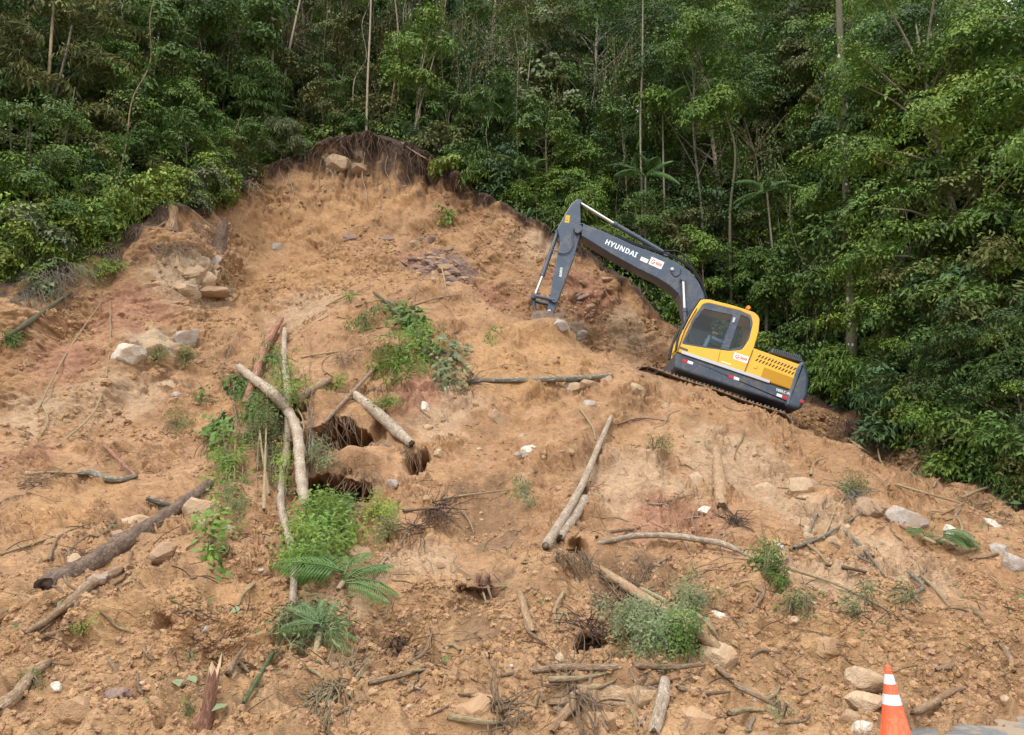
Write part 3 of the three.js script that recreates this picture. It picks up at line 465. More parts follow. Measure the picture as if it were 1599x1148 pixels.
for (let i = 0; i < 56; i++) {
  const px = i < 34 ? rr(380, 780) : rr(-40, 1640), off = rr(0.5, 4.5), tint = pick(['olive', 'mid', 'dark']), k = Math.floor(rnd() * 5);
  plantCopy(lianaKinds[k], 'liana', `thin ${['pale', 'grey', 'brown', 'pale', 'grey'][k]} liana with ${TINTNAME[tint]} leaves ${zone(px)}`, 'liana', 'lianas hanging in the forest', behindLip(px, off), rnd() * 6.28, rr(0.75, 1.25), tint);
}
// curtains of climbers over the trees behind the scarp
for (const [px, py, w, n] of [[450, 60, 60, 46], [690, 70, 60, 50], [770, 90, 60, 50], [620, 60, 50, 40], [870, 200, 50, 40], [960, 110, 45, 40], [1080, 380, 45, 40], [540, 100, 40, 36], [1180, 240, 50, 40], [1440, 380, 60, 40], [1300, 420, 50, 36], [360, 60, 50, 40]]) {
  const { base, h } = crownAt(px, py, 2.2), s = -base.z / FOCAL, t = thing('climber_curtain', `curtain of leafy climbers hanging ${zone(px)}`, 'climber', 'curtains of climbers', base), list = [], wood = [];
  const q = V(0, h, 0); wood.push(tube([V(gauss() * 0.3, -0.2, -0.2), V(gauss() * 0.3, h * 0.5, -0.3), q], [0.03, 0.03, 0.02], 5, 0.4));
  for (let k = 0; k < n; k++) { const x = gauss() * w * s, y = h + rr(-1.6, 1.8), L = rr(0.8, 2.6), z = gauss() * 0.5; wood.push(tube([q.clone(), V(x, y + 0.3, z), V(x + gauss() * 0.1, y - L * 0.5, z), V(x + gauss() * 0.1, y - L, z)], [0.009, 0.009, 0.007, 0.004], 3, 0.6, 0)); for (let m = 0; m < 3; m++) list.push([V(x, y - L * m / 3, z + 0.05), V(gauss() * 0.2, 1, 0.2).normalize(), rr(0.8, 1.25)]); }
  part('stem', merge(wood), BARK.brown, t); foliage(t, 'leaves', 'hang', list, GREEN[pick(['olive', 'mid', 'olive', 'blue'])]);
}
// particular trees and shrubs
function hero(px, py, off, o) { const { base, h } = crownAt(px, py, off); return tree({ base, h: h + (o.over ?? 0.4), ...o }); }
hero(230, 130, 3.2, { name: 'bushy_tree', label: 'bushy small-leaved tree with a wide crown above the grassy ledge', spread: 2.1, leaf: 'small', tint: GREEN.bright, r: 0.06, clumps: 16, per: 46, bare: 0.35, sc: 0.95, stems: 3, over: 0.9 });
hero(330, 195, 2.2, { name: 'bushy_tree', label: 'bushy tree with pale crooked stems beside the scar’s upper corner', spread: 1.6, leaf: 'small', tint: GREEN.mid, bark: BARK.pale, r: 0.04, clumps: 13, per: 40, bare: 0.45, sc: 0.9, stems: 4, over: 0.9 });
hero(165, 265, 1.4, { name: 'bushy_tree', label: 'low rounded bushy tree behind the burnt stump', spread: 1.3, leaf: 'medium', tint: GREEN.blue, r: 0.035, clumps: 12, per: 34, bare: 0.3, sc: 0.8, stems: 3, over: 0.5 });
hero(445, 215, 0.3, { name: 'overhanging_shrub', label: 'pale grey-green narrow-leaved shrub overhanging the scar’s bare root edge', category: 'shrub', spread: 0.85, leaf: 'lance', tint: GREEN.grey, r: 0.02, clumps: 11, per: 26, bare: 0.15, sc: 0.62, stems: 3, lean: [0, 0.7], over: 0.5 });
hero(697, 268, -0.1, { name: 'overhanging_shrub', label: 'bright broad-leaved shrub drooping over the top of the bare scarp', category: 'shrub', spread: 0.7, leaf: 'broad', tint: GREEN.lime, r: 0.02, clumps: 8, per: 9, bare: 0.1, sc: 0.62, stems: 2, lean: [0.1, 0.5], over: 0.1 });
hero(905, 215, 1.4, { name: 'dense_bush', label: 'large dense pale green bush rising above the excavator arm', category: 'bush', spread: 1.35, leaf: 'small', tint: GREEN.bright, r: 0.05, clumps: 20, per: 46, bare: 0.15, sc: 0.8, stems: 3, over: 0.9 });
hero(865, 70, 3.2, { name: 'large_leaved_climber', label: 'climber with large round glossy leaves covering a tree', category: 'climber', spread: 1.5, leaf: 'broad', tint: GREEN.grey, r: 0.05, clumps: 15, per: 18, bare: 0.45, sc: 0.8, over: 1.4 });
hero(1060, 40, 3.0, { name: 'bushy_tree', label: 'bright leaved tree reaching out high above the excavator cab', spread: 2.2, leaf: 'medium', tint: GREEN.bright, r: 0.08, clumps: 17, per: 36, bare: 0.55, sc: 0.95, over: 1.6, lean: [0.3, 1] });
hero(1092, 345, 0.7, { name: 'dense_bush', label: 'small flat-topped bush growing just behind the boom', category: 'bush', spread: 0.75, leaf: 'medium', tint: GREEN.bright, r: 0.03, clumps: 8, per: 26, bare: 0.6, sc: 0.7, over: 0.3 });
hero(1395, 190, 2.4, { name: 'spreading_tree', label: 'spreading bright green tree with drooping tangled branches beside the mossy trunk', spread: 3.0, leaf: 'small', tint: GREEN.bright, bark: BARK.mossy, r: 0.1, clumps: 30, per: 44, bare: 0.5, sc: 1.0, csize: 0.3, over: 1.6, lean: [0.6, -0.6], flat: 0.5 });
hero(1500, 90, 2.8, { name: 'spreading_tree', label: 'tall yellow-green tree crown at the top of the forest wall', spread: 2.6, leaf: 'medium', tint: GREEN.lime, r: 0.12, clumps: 24, per: 46, bare: 0.5, sc: 1.0, csize: 0.36, over: 2 });
hero(1560, 300, 1.6, { name: 'spreading_tree', label: 'green tree with layered branches leaning over the debris', spread: 2.0, leaf: 'small', tint: GREEN.bright, bark: BARK.mossy, r: 0.08, clumps: 22, per: 40, bare: 0.5, sc: 0.85, csize: 0.34, over: 1, flat: 0.5 });
hero(1580, 500, 0.8, { name: 'dense_bush', label: 'dense green bush at the low end of the forest edge', category: 'bush', spread: 1.2, leaf: 'medium', tint: GREEN.mid, r: 0.04, clumps: 16, per: 36, bare: 0.2, sc: 0.65, over: 0.7, stems: 3 });
hero(1500, 600, 0.5, { name: 'dense_bush', label: 'leafy bush above the dark root-hung bank', category: 'bush', spread: 1.0, leaf: 'medium', tint: GREEN.bright, r: 0.03, clumps: 12, per: 32, bare: 0.2, sc: 0.55, over: 0.5, stems: 3 });
hero(1185, 380, 1.0, { name: 'dense_bush', label: 'tall glossy bush directly behind the yellow cab', category: 'bush', spread: 1.1, leaf: 'medium', tint: GREEN.mid, r: 0.04, clumps: 16, per: 32, bare: 0.15, sc: 0.75, over: 0.7, stems: 3 });
hero(1260, 470, 0.6, { name: 'dense_bush', label: 'leafy bush behind the excavator’s counterweight', category: 'bush', spread: 0.95, leaf: 'medium', tint: GREEN.mid, r: 0.03, clumps: 12, per: 30, bare: 0.15, sc: 0.7, over: 0.4, stems: 3 });
hero(780, 270, 0.8, { name: 'dense_bush', label: 'dark glossy bush beside the young palms', category: 'bush', spread: 1.0, leaf: 'medium', tint: GREEN.blue, r: 0.03, clumps: 13, per: 32, bare: 0.15, sc: 0.75, over: 0.4, stems: 3 });
// trunks that stand out
function trunkThing(name, label, pix, off, r0, r1, bark, extra) {
  const b = behindLip(pix[0][0], off), pts = pix.map(([px, py]) => P(px, py, -b.z)); pts[0].y = ground(pts[0].x, pts[0].z) - 0.2; const base = pts[0].clone(), t = thing(name, label, 'tree', null, base);
  part('trunk', tube(pts.map(p => p.sub(base)), [r0, r1], 10, 0.2, 0.1), bark, t); if (extra) extra(t, pts); return t;
}
const topLeaves = (tint, n = 60, leaf = 'small') => (t, pts) => { const e = pts[pts.length - 1], list = []; for (let k = 0; k < 5; k++) clumpSprays(list, e.clone().add(V(gauss() * 1.2, rr(0, 2), gauss())), 1.0, n / 5, 1.2); foliage(t, 'crown', leaf, list, tint); };
trunkThing('mossy_tree', 'thick mossy tree trunk patched with white lichen standing above the debris', [[1332, 640], [1329, 480], [1323, 320], [1319, 180], [1312, 60], [1308, -60]], 0.35, 0.18, 0.1, BARK.mossy, (t, pts) => {
  setSeed(5); const lm = new THREE.MeshStandardMaterial({ color: lin(0.46, 0.45, 0.38), roughness: 0.9 }); topLeaves(GREEN.mid, 120)(t, pts);
  const cv = new THREE.CatmullRomCurve3(pts); for (let k = 0; k < 26; k++) { const f = rr(0.12, 0.9), p = cv.getPoint(f), r = mix(0.17, 0.1, f), a = rr(0.2, 2.9), g = new THREE.IcosahedronGeometry(1, 1); g.scale(rr(0.03, 0.06), rr(0.05, 0.16), 0.012); const m = part('lichen_patch', g, lm, t.children[0]); m.position.copy(p).add(V(Math.cos(a) * r, 0, Math.sin(a) * r)); m.rotation.y = Math.PI / 2 - a; }
});
trunkThing('pale_stemmed_tree', 'tall straight pale stem rising from the scar’s top edge', [[572, 215], [574, 130], [578, 40], [581, -60]], 0.25, 0.055, 0.03, BARK.pale, topLeaves(GREEN.mid));
trunkThing('bamboo_like_tree', 'slim straight yellowish stem rising beside the leaning grey stem', [[64, 250], [72, 160], [80, 60], [86, -50]], 1.6, 0.06, 0.04, BARK.straw, topLeaves(GREEN.mid));
trunkThing('leaning_tree', 'slim leaning grey stem beside the straight yellowish one', [[66, 250], [84, 160], [104, 80], [112, 40]], 1.75, 0.055, 0.03, BARK.grey, topLeaves(GREEN.olive, 30));
trunkThing('vine_wrapped_tree', 'vine-wrapped pale twin trunk above the overhanging grey-green shrub', [[418, 200], [424, 120], [426, 40], [424, -40]], 1.2, 0.07, 0.05, BARK.pale, topLeaves(GREEN.olive));
trunkThing('vine_wrapped_tree', 'crooked vine-wrapped pale trunk with a fork near the top', [[438, 200], [446, 110], [462, 30], [478, -40]], 1.35, 0.06, 0.035, BARK.pale, topLeaves(GREEN.olive));
trunkThing('crooked_tree', 'crooked thin brown trunk standing on the overhanging root mat', [[600, 215], [616, 130], [622, 60], [612, -40]], 0.8, 0.05, 0.03, BARK.brown, topLeaves(GREEN.mid));
trunkThing('crooked_tree', 'slanting bare pale sapling on the top edge of the scar', [[640, 235], [655, 170], [672, 110], [690, 40], [700, -30]], 0.7, 0.04, 0.02, BARK.pale, topLeaves(GREEN.mid));
trunkThing('crooked_tree', 'dark thick trunk half hidden among the hanging climbers', [[632, 200], [634, 120], [640, 20], [640, -60]], 2.2, 0.13, 0.1, BARK.dark, topLeaves(GREEN.dark));
trunkThing('crooked_tree', 'thin upright sapling beside the excavator arm', [[1000, 300], [1000, 200], [1003, 100], [1004, 0]], 1.6, 0.045, 0.03, BARK.grey, topLeaves(GREEN.mid));
trunkThing('vine_wrapped_tree', 'vine-covered grey trunk standing behind the boom’s bend', [[1135, 440], [1140, 340], [1146, 220], [1100, 120]], 1.2, 0.06, 0.03, BARK.mossy, topLeaves(GREEN.mid));
// palms and ferns
palm('young palm with upright fronds above the scar’s right shoulder', crownAt(790, 190, 1.6).base, crownAt(790, 190, 1.6).h, 0.95, FMAT.palm);
palm('small bright palm standing right at the scar’s edge', crownAt(808, 268, 0.3).base, crownAt(808, 268, 0.3).h, 0.8, FMAT.lime, 8);
palm('palm with yellowish drooping fronds behind the excavator boom', crownAt(1003, 275, 1.0).base, crownAt(1003, 275, 1.0).h, 0.95, FMAT.palm, 9);
palm('slender palm among the middle trees above the boom', crownAt(1030, 180, 2.4).base, crownAt(1030, 180, 2.4).h, 1.1, FMAT.palm, 9);
for (const [px, py, off, sc, lb] of [[1195, 300, 1.4, 1.0, 'young palm half hidden behind the tall glossy bush'], [655, 165, 1.8, 0.95, 'young palm among the lianas over the scar’s top'], [250, 50, 3.4, 1.2, 'palm crown rising above the bushy tree'], [1425, 330, 1.2, 1.0, 'palm beside the spreading tangled tree'], [735, 110, 3.0, 1.1, 'palm crown between the curtains of climbers']]) { const c = crownAt(px, py, off); palm(lb, c.base, c.h, sc, FMAT.palm, 9); }
palm('tree fern with one long pale frond reaching over the shrubs', crownAt(400, 165, 1.0).base, crownAt(400, 165, 1.0).h, 0.95, FMAT.fern, 8, null, 'fern');
palm('tree fern spreading wide fronds at the forest border', crownAt(20, 215, 2.0).base, crownAt(20, 215, 2.0).h, 1.3, FMAT.fern, 10, null, 'fern');
palm('low tree fern behind the scorched stump', crownAt(60, 380, 0.8).base, crownAt(60, 380, 0.8).h, 0.7, FMAT.fern, 9, null, 'fern');
for (const [px, py, off, s, m] of [[1410, 650, 0.1, 0.7, 'fern'], [1590, 660, 0.5, 0.7, 'palm'], [960, 420, 0.4, 0.6, 'palm'], [1300, 560, 0.3, 0.8, 'fern'], [250, 300, 0.7, 0.6, 'fern'], [30, 410, 0.4, 0.7, 'fern'], [1220, 520, 0.9, 0.8, 'fern'], [1470, 540, 0.9, 0.8, 'palm']]) {
  const b = behindLip(px, off), t = thing('ground_fern', `low fern tuft on the forest edge ${zone(px)}`, 'fern', 'ferns along the forest edge', b); fronds(t, 'small', FMAT[m], 9, V(0, 0.15, 0), s * 1.4, 0.1, 0.9);
}
{ // big-leaved plant at the foot of the mossy trunk
  const { base, h } = crownAt(1385, 570, 0.3), t = thing('philodendron', 'philodendron with long drooping glossy leaves below the mossy trunk', 'plant', null, base); setSeed(17);
  part('stem', tube([V(0, -0.2, 0), V(0, h * 0.6, 0.05), V(0, h, 0.1)], [0.04, 0.035, 0.03], 6, 0.2), BARK.green, t);
  for (let k = 0; k < 15; k++) { const pos = [], idx = [], a = k / 15 * 6.28, d = V(Math.cos(a), 0.35, Math.sin(a) * 0.8 + 0.2).normalize(); let o = V(0, h, 0.1).addScaledVector(d, 0.28); for (let s = 0; s < 9; s++) { const f = s / 9, w = V(Math.cos(a), -f * 1.5 - 0.1, Math.sin(a) * 0.8 + 0.2).normalize(); o = o.clone().addScaledVector(w, 0.075); for (const sd of [-1, 1]) leafInto(pos, idx, o, w.clone().multiplyScalar(0.8).add(V(-Math.sin(a) * sd, -0.3, Math.cos(a) * sd)).normalize(), V(0, 1, 0.3).normalize(), 0.22 * Math.sin(0.5 + 2.4 * f), 0.075, 0.3); } part('leaf', geoOf(pos, idx), FMAT.blue, t); }
}
// ---------------------------------------------------------------- the excavator (local axes: x forward, y up, z to its right, metres)
{
  const D0 = 21.3, TILT = THREE.MathUtils.degToRad(20), O = P(1100, 642, D0), ct = Math.cos(TILT), st = Math.sin(TILT);
  const X = thing('excavator', 'yellow and dark blue crawler excavator tilted on the debris ridge', 'excavator', null, O);
  X.quaternion.setFromRotationMatrix(new THREE.Matrix4().makeBasis(V(-ct, st, 0), V(st, ct, 0), V(0, 0, -1)));
  const ex = (px, py, zl = 0) => { const p = P(px, py, D0 + zl), dx = p.x - O.x, dy = p.y - O.y; return new THREE.Vector2(-dx * ct + dy * st, dx * st + dy * ct); };   // pixel and side plane to local x, y
  const paint = (r, g, b, rough = 0.38) => new THREE.MeshPhysicalMaterial({ color: lin(r, g, b), roughness: rough, clearcoat: 0.35, clearcoatRoughness: 0.25 });
  setSeed(33); const dn = layered(256, [[5, 1], [18, 1], [60, 0.9], [120, 0.7]]);
  const dusty = (c, d, amt) => texOf(256, i => { const k = Math.min(1, sstep(0.45, 0.75, dn[i]) * amt + 0.8 * amt * sstep(0.64, 0.72, dn[(i * 3 + 777) % 65536])); return [0, 1, 2].map(q => Math.pow(mix(c[q], d[q], k), 1 / 2.2)); });
  const DUST = [0.36, 0.25, 0.15];
  const yellow = paint(1, 1, 1); yellow.map = dusty([0.85, 0.46, 0.012], [0.60, 0.38, 0.12], 0.45);
  const navy = paint(1, 1, 1, 0.42); navy.map = dusty([0.034, 0.056, 0.098], [0.12, 0.115, 0.105], 0.7);
  const navyDirty = paint(1, 1, 1, 0.7); navyDirty.map = dusty([0.038, 0.058, 0.095], [0.16, 0.125, 0.09], 0.5);
  const black = new THREE.MeshStandardMaterial({ color: lin(0.012, 0.013, 0.016), roughness: 0.5 }), rubber = new THREE.MeshStandardMaterial({ color: lin(0.02, 0.02, 0.021), roughness: 0.75 });
  const silver = new THREE.MeshStandardMaterial({ color: lin(0.52, 0.54, 0.57), roughness: 0.4, metalness: 0.3 }), chrome = new THREE.MeshStandardMaterial({ color: lin(0.72, 0.68, 0.66), roughness: 0.22, metalness: 0.9 });
  const steel = new THREE.MeshStandardMaterial({ map: dusty([0.13, 0.105, 0.085], [0.34, 0.22, 0.12], 0.9), roughness: 0.8, metalness: 0.2 }), worn = new THREE.MeshStandardMaterial({ map: dusty([0.13, 0.10, 0.08], [0.30, 0.20, 0.12], 0.9), roughness: 0.75 });
  const grey = new THREE.MeshStandardMaterial({ color: lin(0.09, 0.10, 0.12), roughness: 0.6 }), glass = new THREE.MeshPhysicalMaterial({ color: lin(0.58, 0.66, 0.65), roughness: 0.03, transmission: 1, thickness: 0, ior: 1.5 });
  const uvm = g => { const p = g.attributes.position, n = g.attributes.normal, uv = []; for (let i = 0; i < p.count; i++) { const ax = Math.abs(n.getX(i)), ay = Math.abs(n.getY(i)), az = Math.abs(n.getZ(i)); if (az >= ax && az >= ay) uv.push(p.getX(i) * 0.4, p.getY(i) * 0.4); else if (ax > ay) uv.push(p.getZ(i) * 0.4, p.getY(i) * 0.4); else uv.push(p.getX(i) * 0.4, p.getZ(i) * 0.4); } g.setAttribute('uv', new THREE.Float32BufferAttribute(uv, 2)); return g; };
  const sh = (pts, holes = []) => { const s = new THREE.Shape(pts.map(p => new THREE.Vector2(p.x ?? p[0], p.y ?? p[1]))); for (const h of holes) s.holes.push(new THREE.Path(h.map(p => new THREE.Vector2(p.x ?? p[0], p.y ?? p[1])))); return s; };
  const slab = (pts, z0, z1, bevel = 0.02, holes = []) => { const g = new THREE.ExtrudeGeometry(sh(pts, holes), { depth: z1 - z0 - 2 * bevel, bevelEnabled: bevel > 0, bevelSize: bevel, bevelThickness: bevel, bevelOffset: -bevel, bevelSegments: 3, curveSegments: 6 }); g.translate(0, 0, z0 + bevel); return uvm(g); };
  const round = (pts, r) => { const s = new THREE.Path(), n = pts.length, P2 = pts.map(p => new THREE.Vector2(p.x ?? p[0], p.y ?? p[1])); const out = []; for (let i = 0; i < n; i++) { const a = P2[(i + n - 1) % n], b = P2[i], c = P2[(i + 1) % n], ra = Math.min(r, a.distanceTo(b) * 0.45, c.distanceTo(b) * 0.45), p = b.clone().add(a.clone().sub(b).setLength(ra)), q = b.clone().add(c.clone().sub(b).setLength(ra)); for (let k = 0; k <= 5; k++) { const t = k / 5; out.push(p.clone().multiplyScalar((1 - t) * (1 - t)).addScaledVector(b, 2 * t * (1 - t)).addScaledVector(q, t * t)); } } return out; };
  const boxy = (x0, x1, y0, y1, z0, z1, r = 0.03) => { const g = new RoundedBoxGeometry(x1 - x0, y1 - y0, z1 - z0, 3, Math.min(r, (x1 - x0) / 2.1, (y1 - y0) / 2.1, (z1 - z0) / 2.1)); g.translate((x0 + x1) / 2, (y0 + y1) / 2, (z0 + z1) / 2); return uvm(g); };
  const rod = (a, b, r, z = 0, r2 = r) => { const A = V(a.x, a.y, z), B = V(b.x, b.y, z), d = B.clone().sub(A), g = new THREE.CylinderGeometry(r2, r, d.length(), 16); g.applyQuaternion(new THREE.Quaternion().setFromUnitVectors(up0, d.normalize())); g.translate((A.x + B.x) / 2, (A.y + B.y) / 2, z); return g; };
  const pin = (p, r, z0, z1) => { const g = new THREE.CylinderGeometry(r, r, z1 - z0, 18); g.rotateX(Math.PI / 2); g.translate(p.x, p.y, (z0 + z1) / 2); return g; };
  const canvasTex = (w, h, draw) => { const c = document.createElement('canvas'); c.width = w; c.height = h; const k = c.getContext('2d'); draw(k); const t = new THREE.CanvasTexture(c); t.colorSpace = THREE.SRGBColorSpace; return t; };
  // a printed sheet on a side plate: corner, direction along the writing, size
  const decal = (name, parent, at, dir, w, h, z, tex, alpha = false) => { const g = new THREE.PlaneGeometry(w, h), m = new THREE.MeshStandardMaterial({ map: tex, roughness: 0.5, transparent: alpha, alphaTest: alpha ? 0.5 : 0, side: THREE.FrontSide }), p = part(name, g, m, parent); p.position.set(at.x, at.y, z); const ux = V(dir.x, dir.y, 0).normalize(), uz = V(0, 0, -1), uy = uz.clone().cross(ux); p.quaternion.setFromRotationMatrix(new THREE.Matrix4().makeBasis(ux, uy, uz)); return p; };

  // tracks
  for (const sd of [-1, 1]) {
    const t = new THREE.Group(); t.name = 'track'; X.add(t); t.position.y = -0.52; const z0 = sd * 1.12, L0 = -1.75, L1 = 2.0, R = 0.40, yc = 0.43;
    part('side_frame', merge([slab(round([[L0 + 0.35, 0.28], [L1 - 0.35, 0.28], [L1 - 0.25, 0.5], [L1 - 0.6, 0.66], [L0 + 0.6, 0.66], [L0 + 0.25, 0.5]], 0.08), z0 - 0.16, z0 + 0.16)]), steel, t);
    for (const [x, r] of [[L0, 0.34], [L1, 0.34]]) part(x < 0 ? 'sprocket' : 'idler', merge([pin({ x, y: yc }, r, z0 - 0.12, z0 + 0.12), pin({ x, y: yc }, 0.12, z0 - 0.22, z0 + 0.22)]), steel, t);
    for (let k = 0; k < 7; k++) part('roller', pin({ x: mix(L0 + 0.45, L1 - 0.45, k / 6), y: 0.17 }, 0.11, z0 - 0.18, z0 + 0.18), steel, t);
    const per = 2 * (L1 - L0) + 2 * Math.PI * R, n = 46, shoe = uvm(mergeGeometries([new THREE.BoxGeometry(per / n * 0.94, 0.035, 0.62), new THREE.BoxGeometry(0.03, 0.05, 0.62).translate(-0.05, 0.035, 0), new THREE.BoxGeometry(0.03, 0.05, 0.62).translate(0.045, 0.035, 0)]));
    for (let k = 0; k < n; k++) { let s = k / n * per, x, y, a; const L = L1 - L0; if (s < L) { x = L0 + s; y = yc + R - 0.025 * Math.sin(s / L * Math.PI * 2) ** 2; a = 0; } else if (s < L + Math.PI * R) { const q = (s - L) / R; x = L1 + Math.sin(q) * R; y = yc + Math.cos(q) * R; a = -q; } else if (s < 2 * L + Math.PI * R) { x = L1 - (s - L - Math.PI * R); y = yc - R; a = Math.PI; } else { const q = (s - 2 * L - Math.PI * R) / R; x = L0 - Math.sin(q) * R; y = yc - Math.cos(q) * R; a = Math.PI - q; }
      const m = part('track_shoe', shoe, steel, t); m.position.set(x, y, z0); m.rotation.z = a; }
  }
  part('undercarriage', merge([boxy(-0.9, 1.1, -0.05, 0.75, -0.85, 0.85, 0.06), pin({ x: 0, y: 0 }, 0.62, 0, 0.28).rotateX(Math.PI / 2).translate(0, 1.0, 0)]), steel, X);

  // upper structure: lower skirt and counterweight
  const zL = -1.27, zR = 1.25;
  const skirtTop = [ex(1055, 549, zL), ex(1150, 580, zL), ex(1238, 611, zL)], skirtBot = [ex(1246, 637, zL), ex(1150, 607, zL), ex(1053, 575, zL)];
  part('body_skirt', slab(round([...skirtTop, ...skirtBot], 0.1), zL, zR, 0.07), navyDirty, X);
  const a0 = skirtTop[0], a1 = skirtTop[2], stripe = (f0, f1, y0, y1) => [0, 1].flatMap(e => [f0, f1].map(f => { const p = a0.clone().lerp(a1, e ? f0 + f1 - f : f); p.y += e ? y1 : y0; return p; }));
  part('silver_stripe', slab(stripe(0.05, 0.80, -0.01, 0.075), zL - 0.045, zL + 0.05, 0.006), silver, X);
  const cw = [ex(1243, 570, zL), ex(1257, 562, zL), ex(1264, 590, zL), ex(1262, 618, zL), ex(1250, 640, zL), ex(1225, 634, zL), ex(1232, 605, zL)];
  part('counterweight', slab(round(cw, 0.12), zL - 0.015, zR + 0.01, 0.09), navy, X);
  { const q = ex(1252, 627, zL); part('tail_light', boxy(q.x - 0.05, q.x + 0.05, q.y - 0.05, q.y + 0.05, zL - 0.03, zL + 0.12, 0.01), new THREE.MeshStandardMaterial({ color: lin(0.5, 0.03, 0.03), roughness: 0.3 }), X); }

  // engine hood with louvres, mesh panel and top grille
  const hood = part('engine_hood', slab(round([ex(1176, 543, zL), ex(1255, 571, zL), ex(1240, 610, zL), ex(1160, 583, zL)], 0.06), zL, zR, 0.035), yellow, X);
  const axis = a1.clone().sub(a0).normalize(), upl = new THREE.Vector2(axis.y, -axis.x); if (upl.y < 0) upl.negate();
  for (let k = 0; k < 13; k++) for (const [row, px0, py0, px1, py1] of [[0, 1186, 556, 1246, 578], [1, 1182, 562, 1243, 585]]) { const p = ex(mix(px0, px1, k / 12), mix(py0, py1, k / 12), zL); const m = part('louvre', boxy(-0.016, 0.016, -0.05, 0.05, -0.006, 0.012, 0.005), black, hood); m.position.set(p.x, p.y, zL - 0.004); m.rotation.z = 0.55; }
  const mp = [ex(1194, 574, zL), ex(1240, 591, zL), ex(1233, 607, zL), ex(1188, 591, zL)], meshTex = canvasTex(256, 128, k => { k.fillStyle = '#d39a12'; k.fillRect(0, 0, 256, 128); k.fillStyle = '#7d5608'; for (let y = 0; y < 16; y++) for (let x = 0; x < 32; x++) { k.beginPath(); k.arc(x * 8 + (y & 1) * 4 + 2, y * 8 + 4, 2.5, 0, 7); k.fill(); } });
  { const c = mp[0].clone().add(mp[2]).multiplyScalar(0.5); decal('perforated_panel', hood, c, mp[0].clone().sub(mp[1]).negate(), mp[0].distanceTo(mp[1]), mp[1].distanceTo(mp[2]), zL - 0.006, meshTex); }
  { const p = ex(1180, 573, zL), m = part('latch', boxy(-0.05, 0.05, -0.05, 0.05, -0.02, 0, 0.01), yellow, hood); m.position.set(p.x, p.y, zL); }
  const gt0 = ex(1203, 548, -0.9), gt1 = ex(1252, 562, -0.9);
  const gr = part('top_grille', slab(round([[gt0.x, gt0.y - 0.08], [gt0.x - 0.02, gt0.y + 0.07], [gt1.x + 0.06, gt1.y + 0.08], [gt1.x - 0.02, gt1.y - 0.1]], 0.04), -1.0, 0.9, 0.03), grey, X);
  for (let k = 0; k < 14; k++) { const f = (k + 0.5) / 14, m = part('grille_bar', boxy(-0.012, 0.012, -0.055, 0.055, -0.01, 0.01, 0.004), black, gr); m.position.set(mix(gt0.x - 0.05, gt1.x + 0.06, f), mix(gt0.y, gt1.y, f), -1.004); }
  // right-hand boxes (tank and tool box) beyond the boom
  part('fuel_tank', boxy(-0.75, 1.25, 1.25, 2.05, 0.45, 1.22, 0.06), yellow, X);
  part('hydraulic_housing', boxy(-1.0, -0.72, 1.3, 2.1, -0.3, 0.5, 0.05), yellow, X);

  // cab
  const cab = new THREE.Group(); cab.name = 'cab'; X.add(cab); const zc = -1.3, zi = -0.36;
  const outer = [ex(1057, 549, zc), ex(1063, 525, zc), ex(1080, 490, zc), ex(1094, 468, zc), ex(1106, 467, zc), ex(1146, 477, zc), ex(1180, 488, zc), ex(1187, 497, zc), ex(1185, 518, zc), ex(1177, 545, zc), ex(1162, 584, zc)];
  const band = [ex(1065, 537, zc), ex(1082, 499, zc), ex(1098, 475, zc), ex(1106, 473, zc), ex(1155, 485, zc), ex(1173, 493, zc), ex(1176, 505, zc), ex(1170, 530, zc), ex(1159, 546, zc), ex(1140, 548, zc), ex(1100, 543, zc)];
  const w1 = [ex(1069, 535, zc), ex(1084, 502, zc), ex(1099, 482, zc), ex(1145, 492, zc), ex(1125, 546, zc), ex(1100, 541, zc)];
  const w2 = [ex(1157, 491, zc), ex(1171, 497, zc), ex(1172, 515, zc), ex(1163, 540, zc), ex(1138, 546, zc)];
  part('left_side', slab(round(outer, 0.09), zc, zc + 0.07, 0.025, [round(band, 0.06)]), yellow, cab);
  const fr = part('window_frame', slab(round(band, 0.06), zc + 0.008, zc + 0.055, 0.004, [round(w1, 0.05), round(w2, 0.05)]), navy, cab);
  part('door_window', new THREE.ShapeGeometry(sh(round(w1, 0.05))).translate(0, 0, zc + 0.028), glass, cab); part('rear_side_window', new THREE.ShapeGeometry(sh(round(w2, 0.05))).translate(0, 0, zc + 0.028), glass, cab);
  part('right_side', slab(round(outer, 0.09), zi - 0.07, zi, 0.025, [round(band, 0.06)]), yellow, cab); part('right_window', new THREE.ShapeGeometry(sh(round(band, 0.06))).translate(0, 0, zi - 0.038), glass, cab);
  // shell between the two sides: roof, rear, front posts and panes
  const strip = (a, b, th) => { const d = b.clone().sub(a), n = new THREE.Vector2(-d.y, d.x).setLength(th); return [a, b, b.clone().add(n), a.clone().add(n)]; };
  part('roof', slab(strip(outer[7], outer[3], -0.06), zc + 0.06, zi - 0.06, 0.01), yellow, cab);
  part('rear_wall', slab(strip(outer[10], outer[8].clone().lerp(outer[9], 0.9), 0.05), zc + 0.06, zi - 0.06, 0.008), yellow, cab); part('rear_window', slab(strip(outer[9], outer[7], 0.004), zc + 0.06, zi - 0.06, 0), glass, cab);
  part('windscreen', slab(strip(outer[0].clone().lerp(outer[1], 0.3), outer[3], -0.005), zc + 0.06, zi - 0.06, 0), glass, cab);
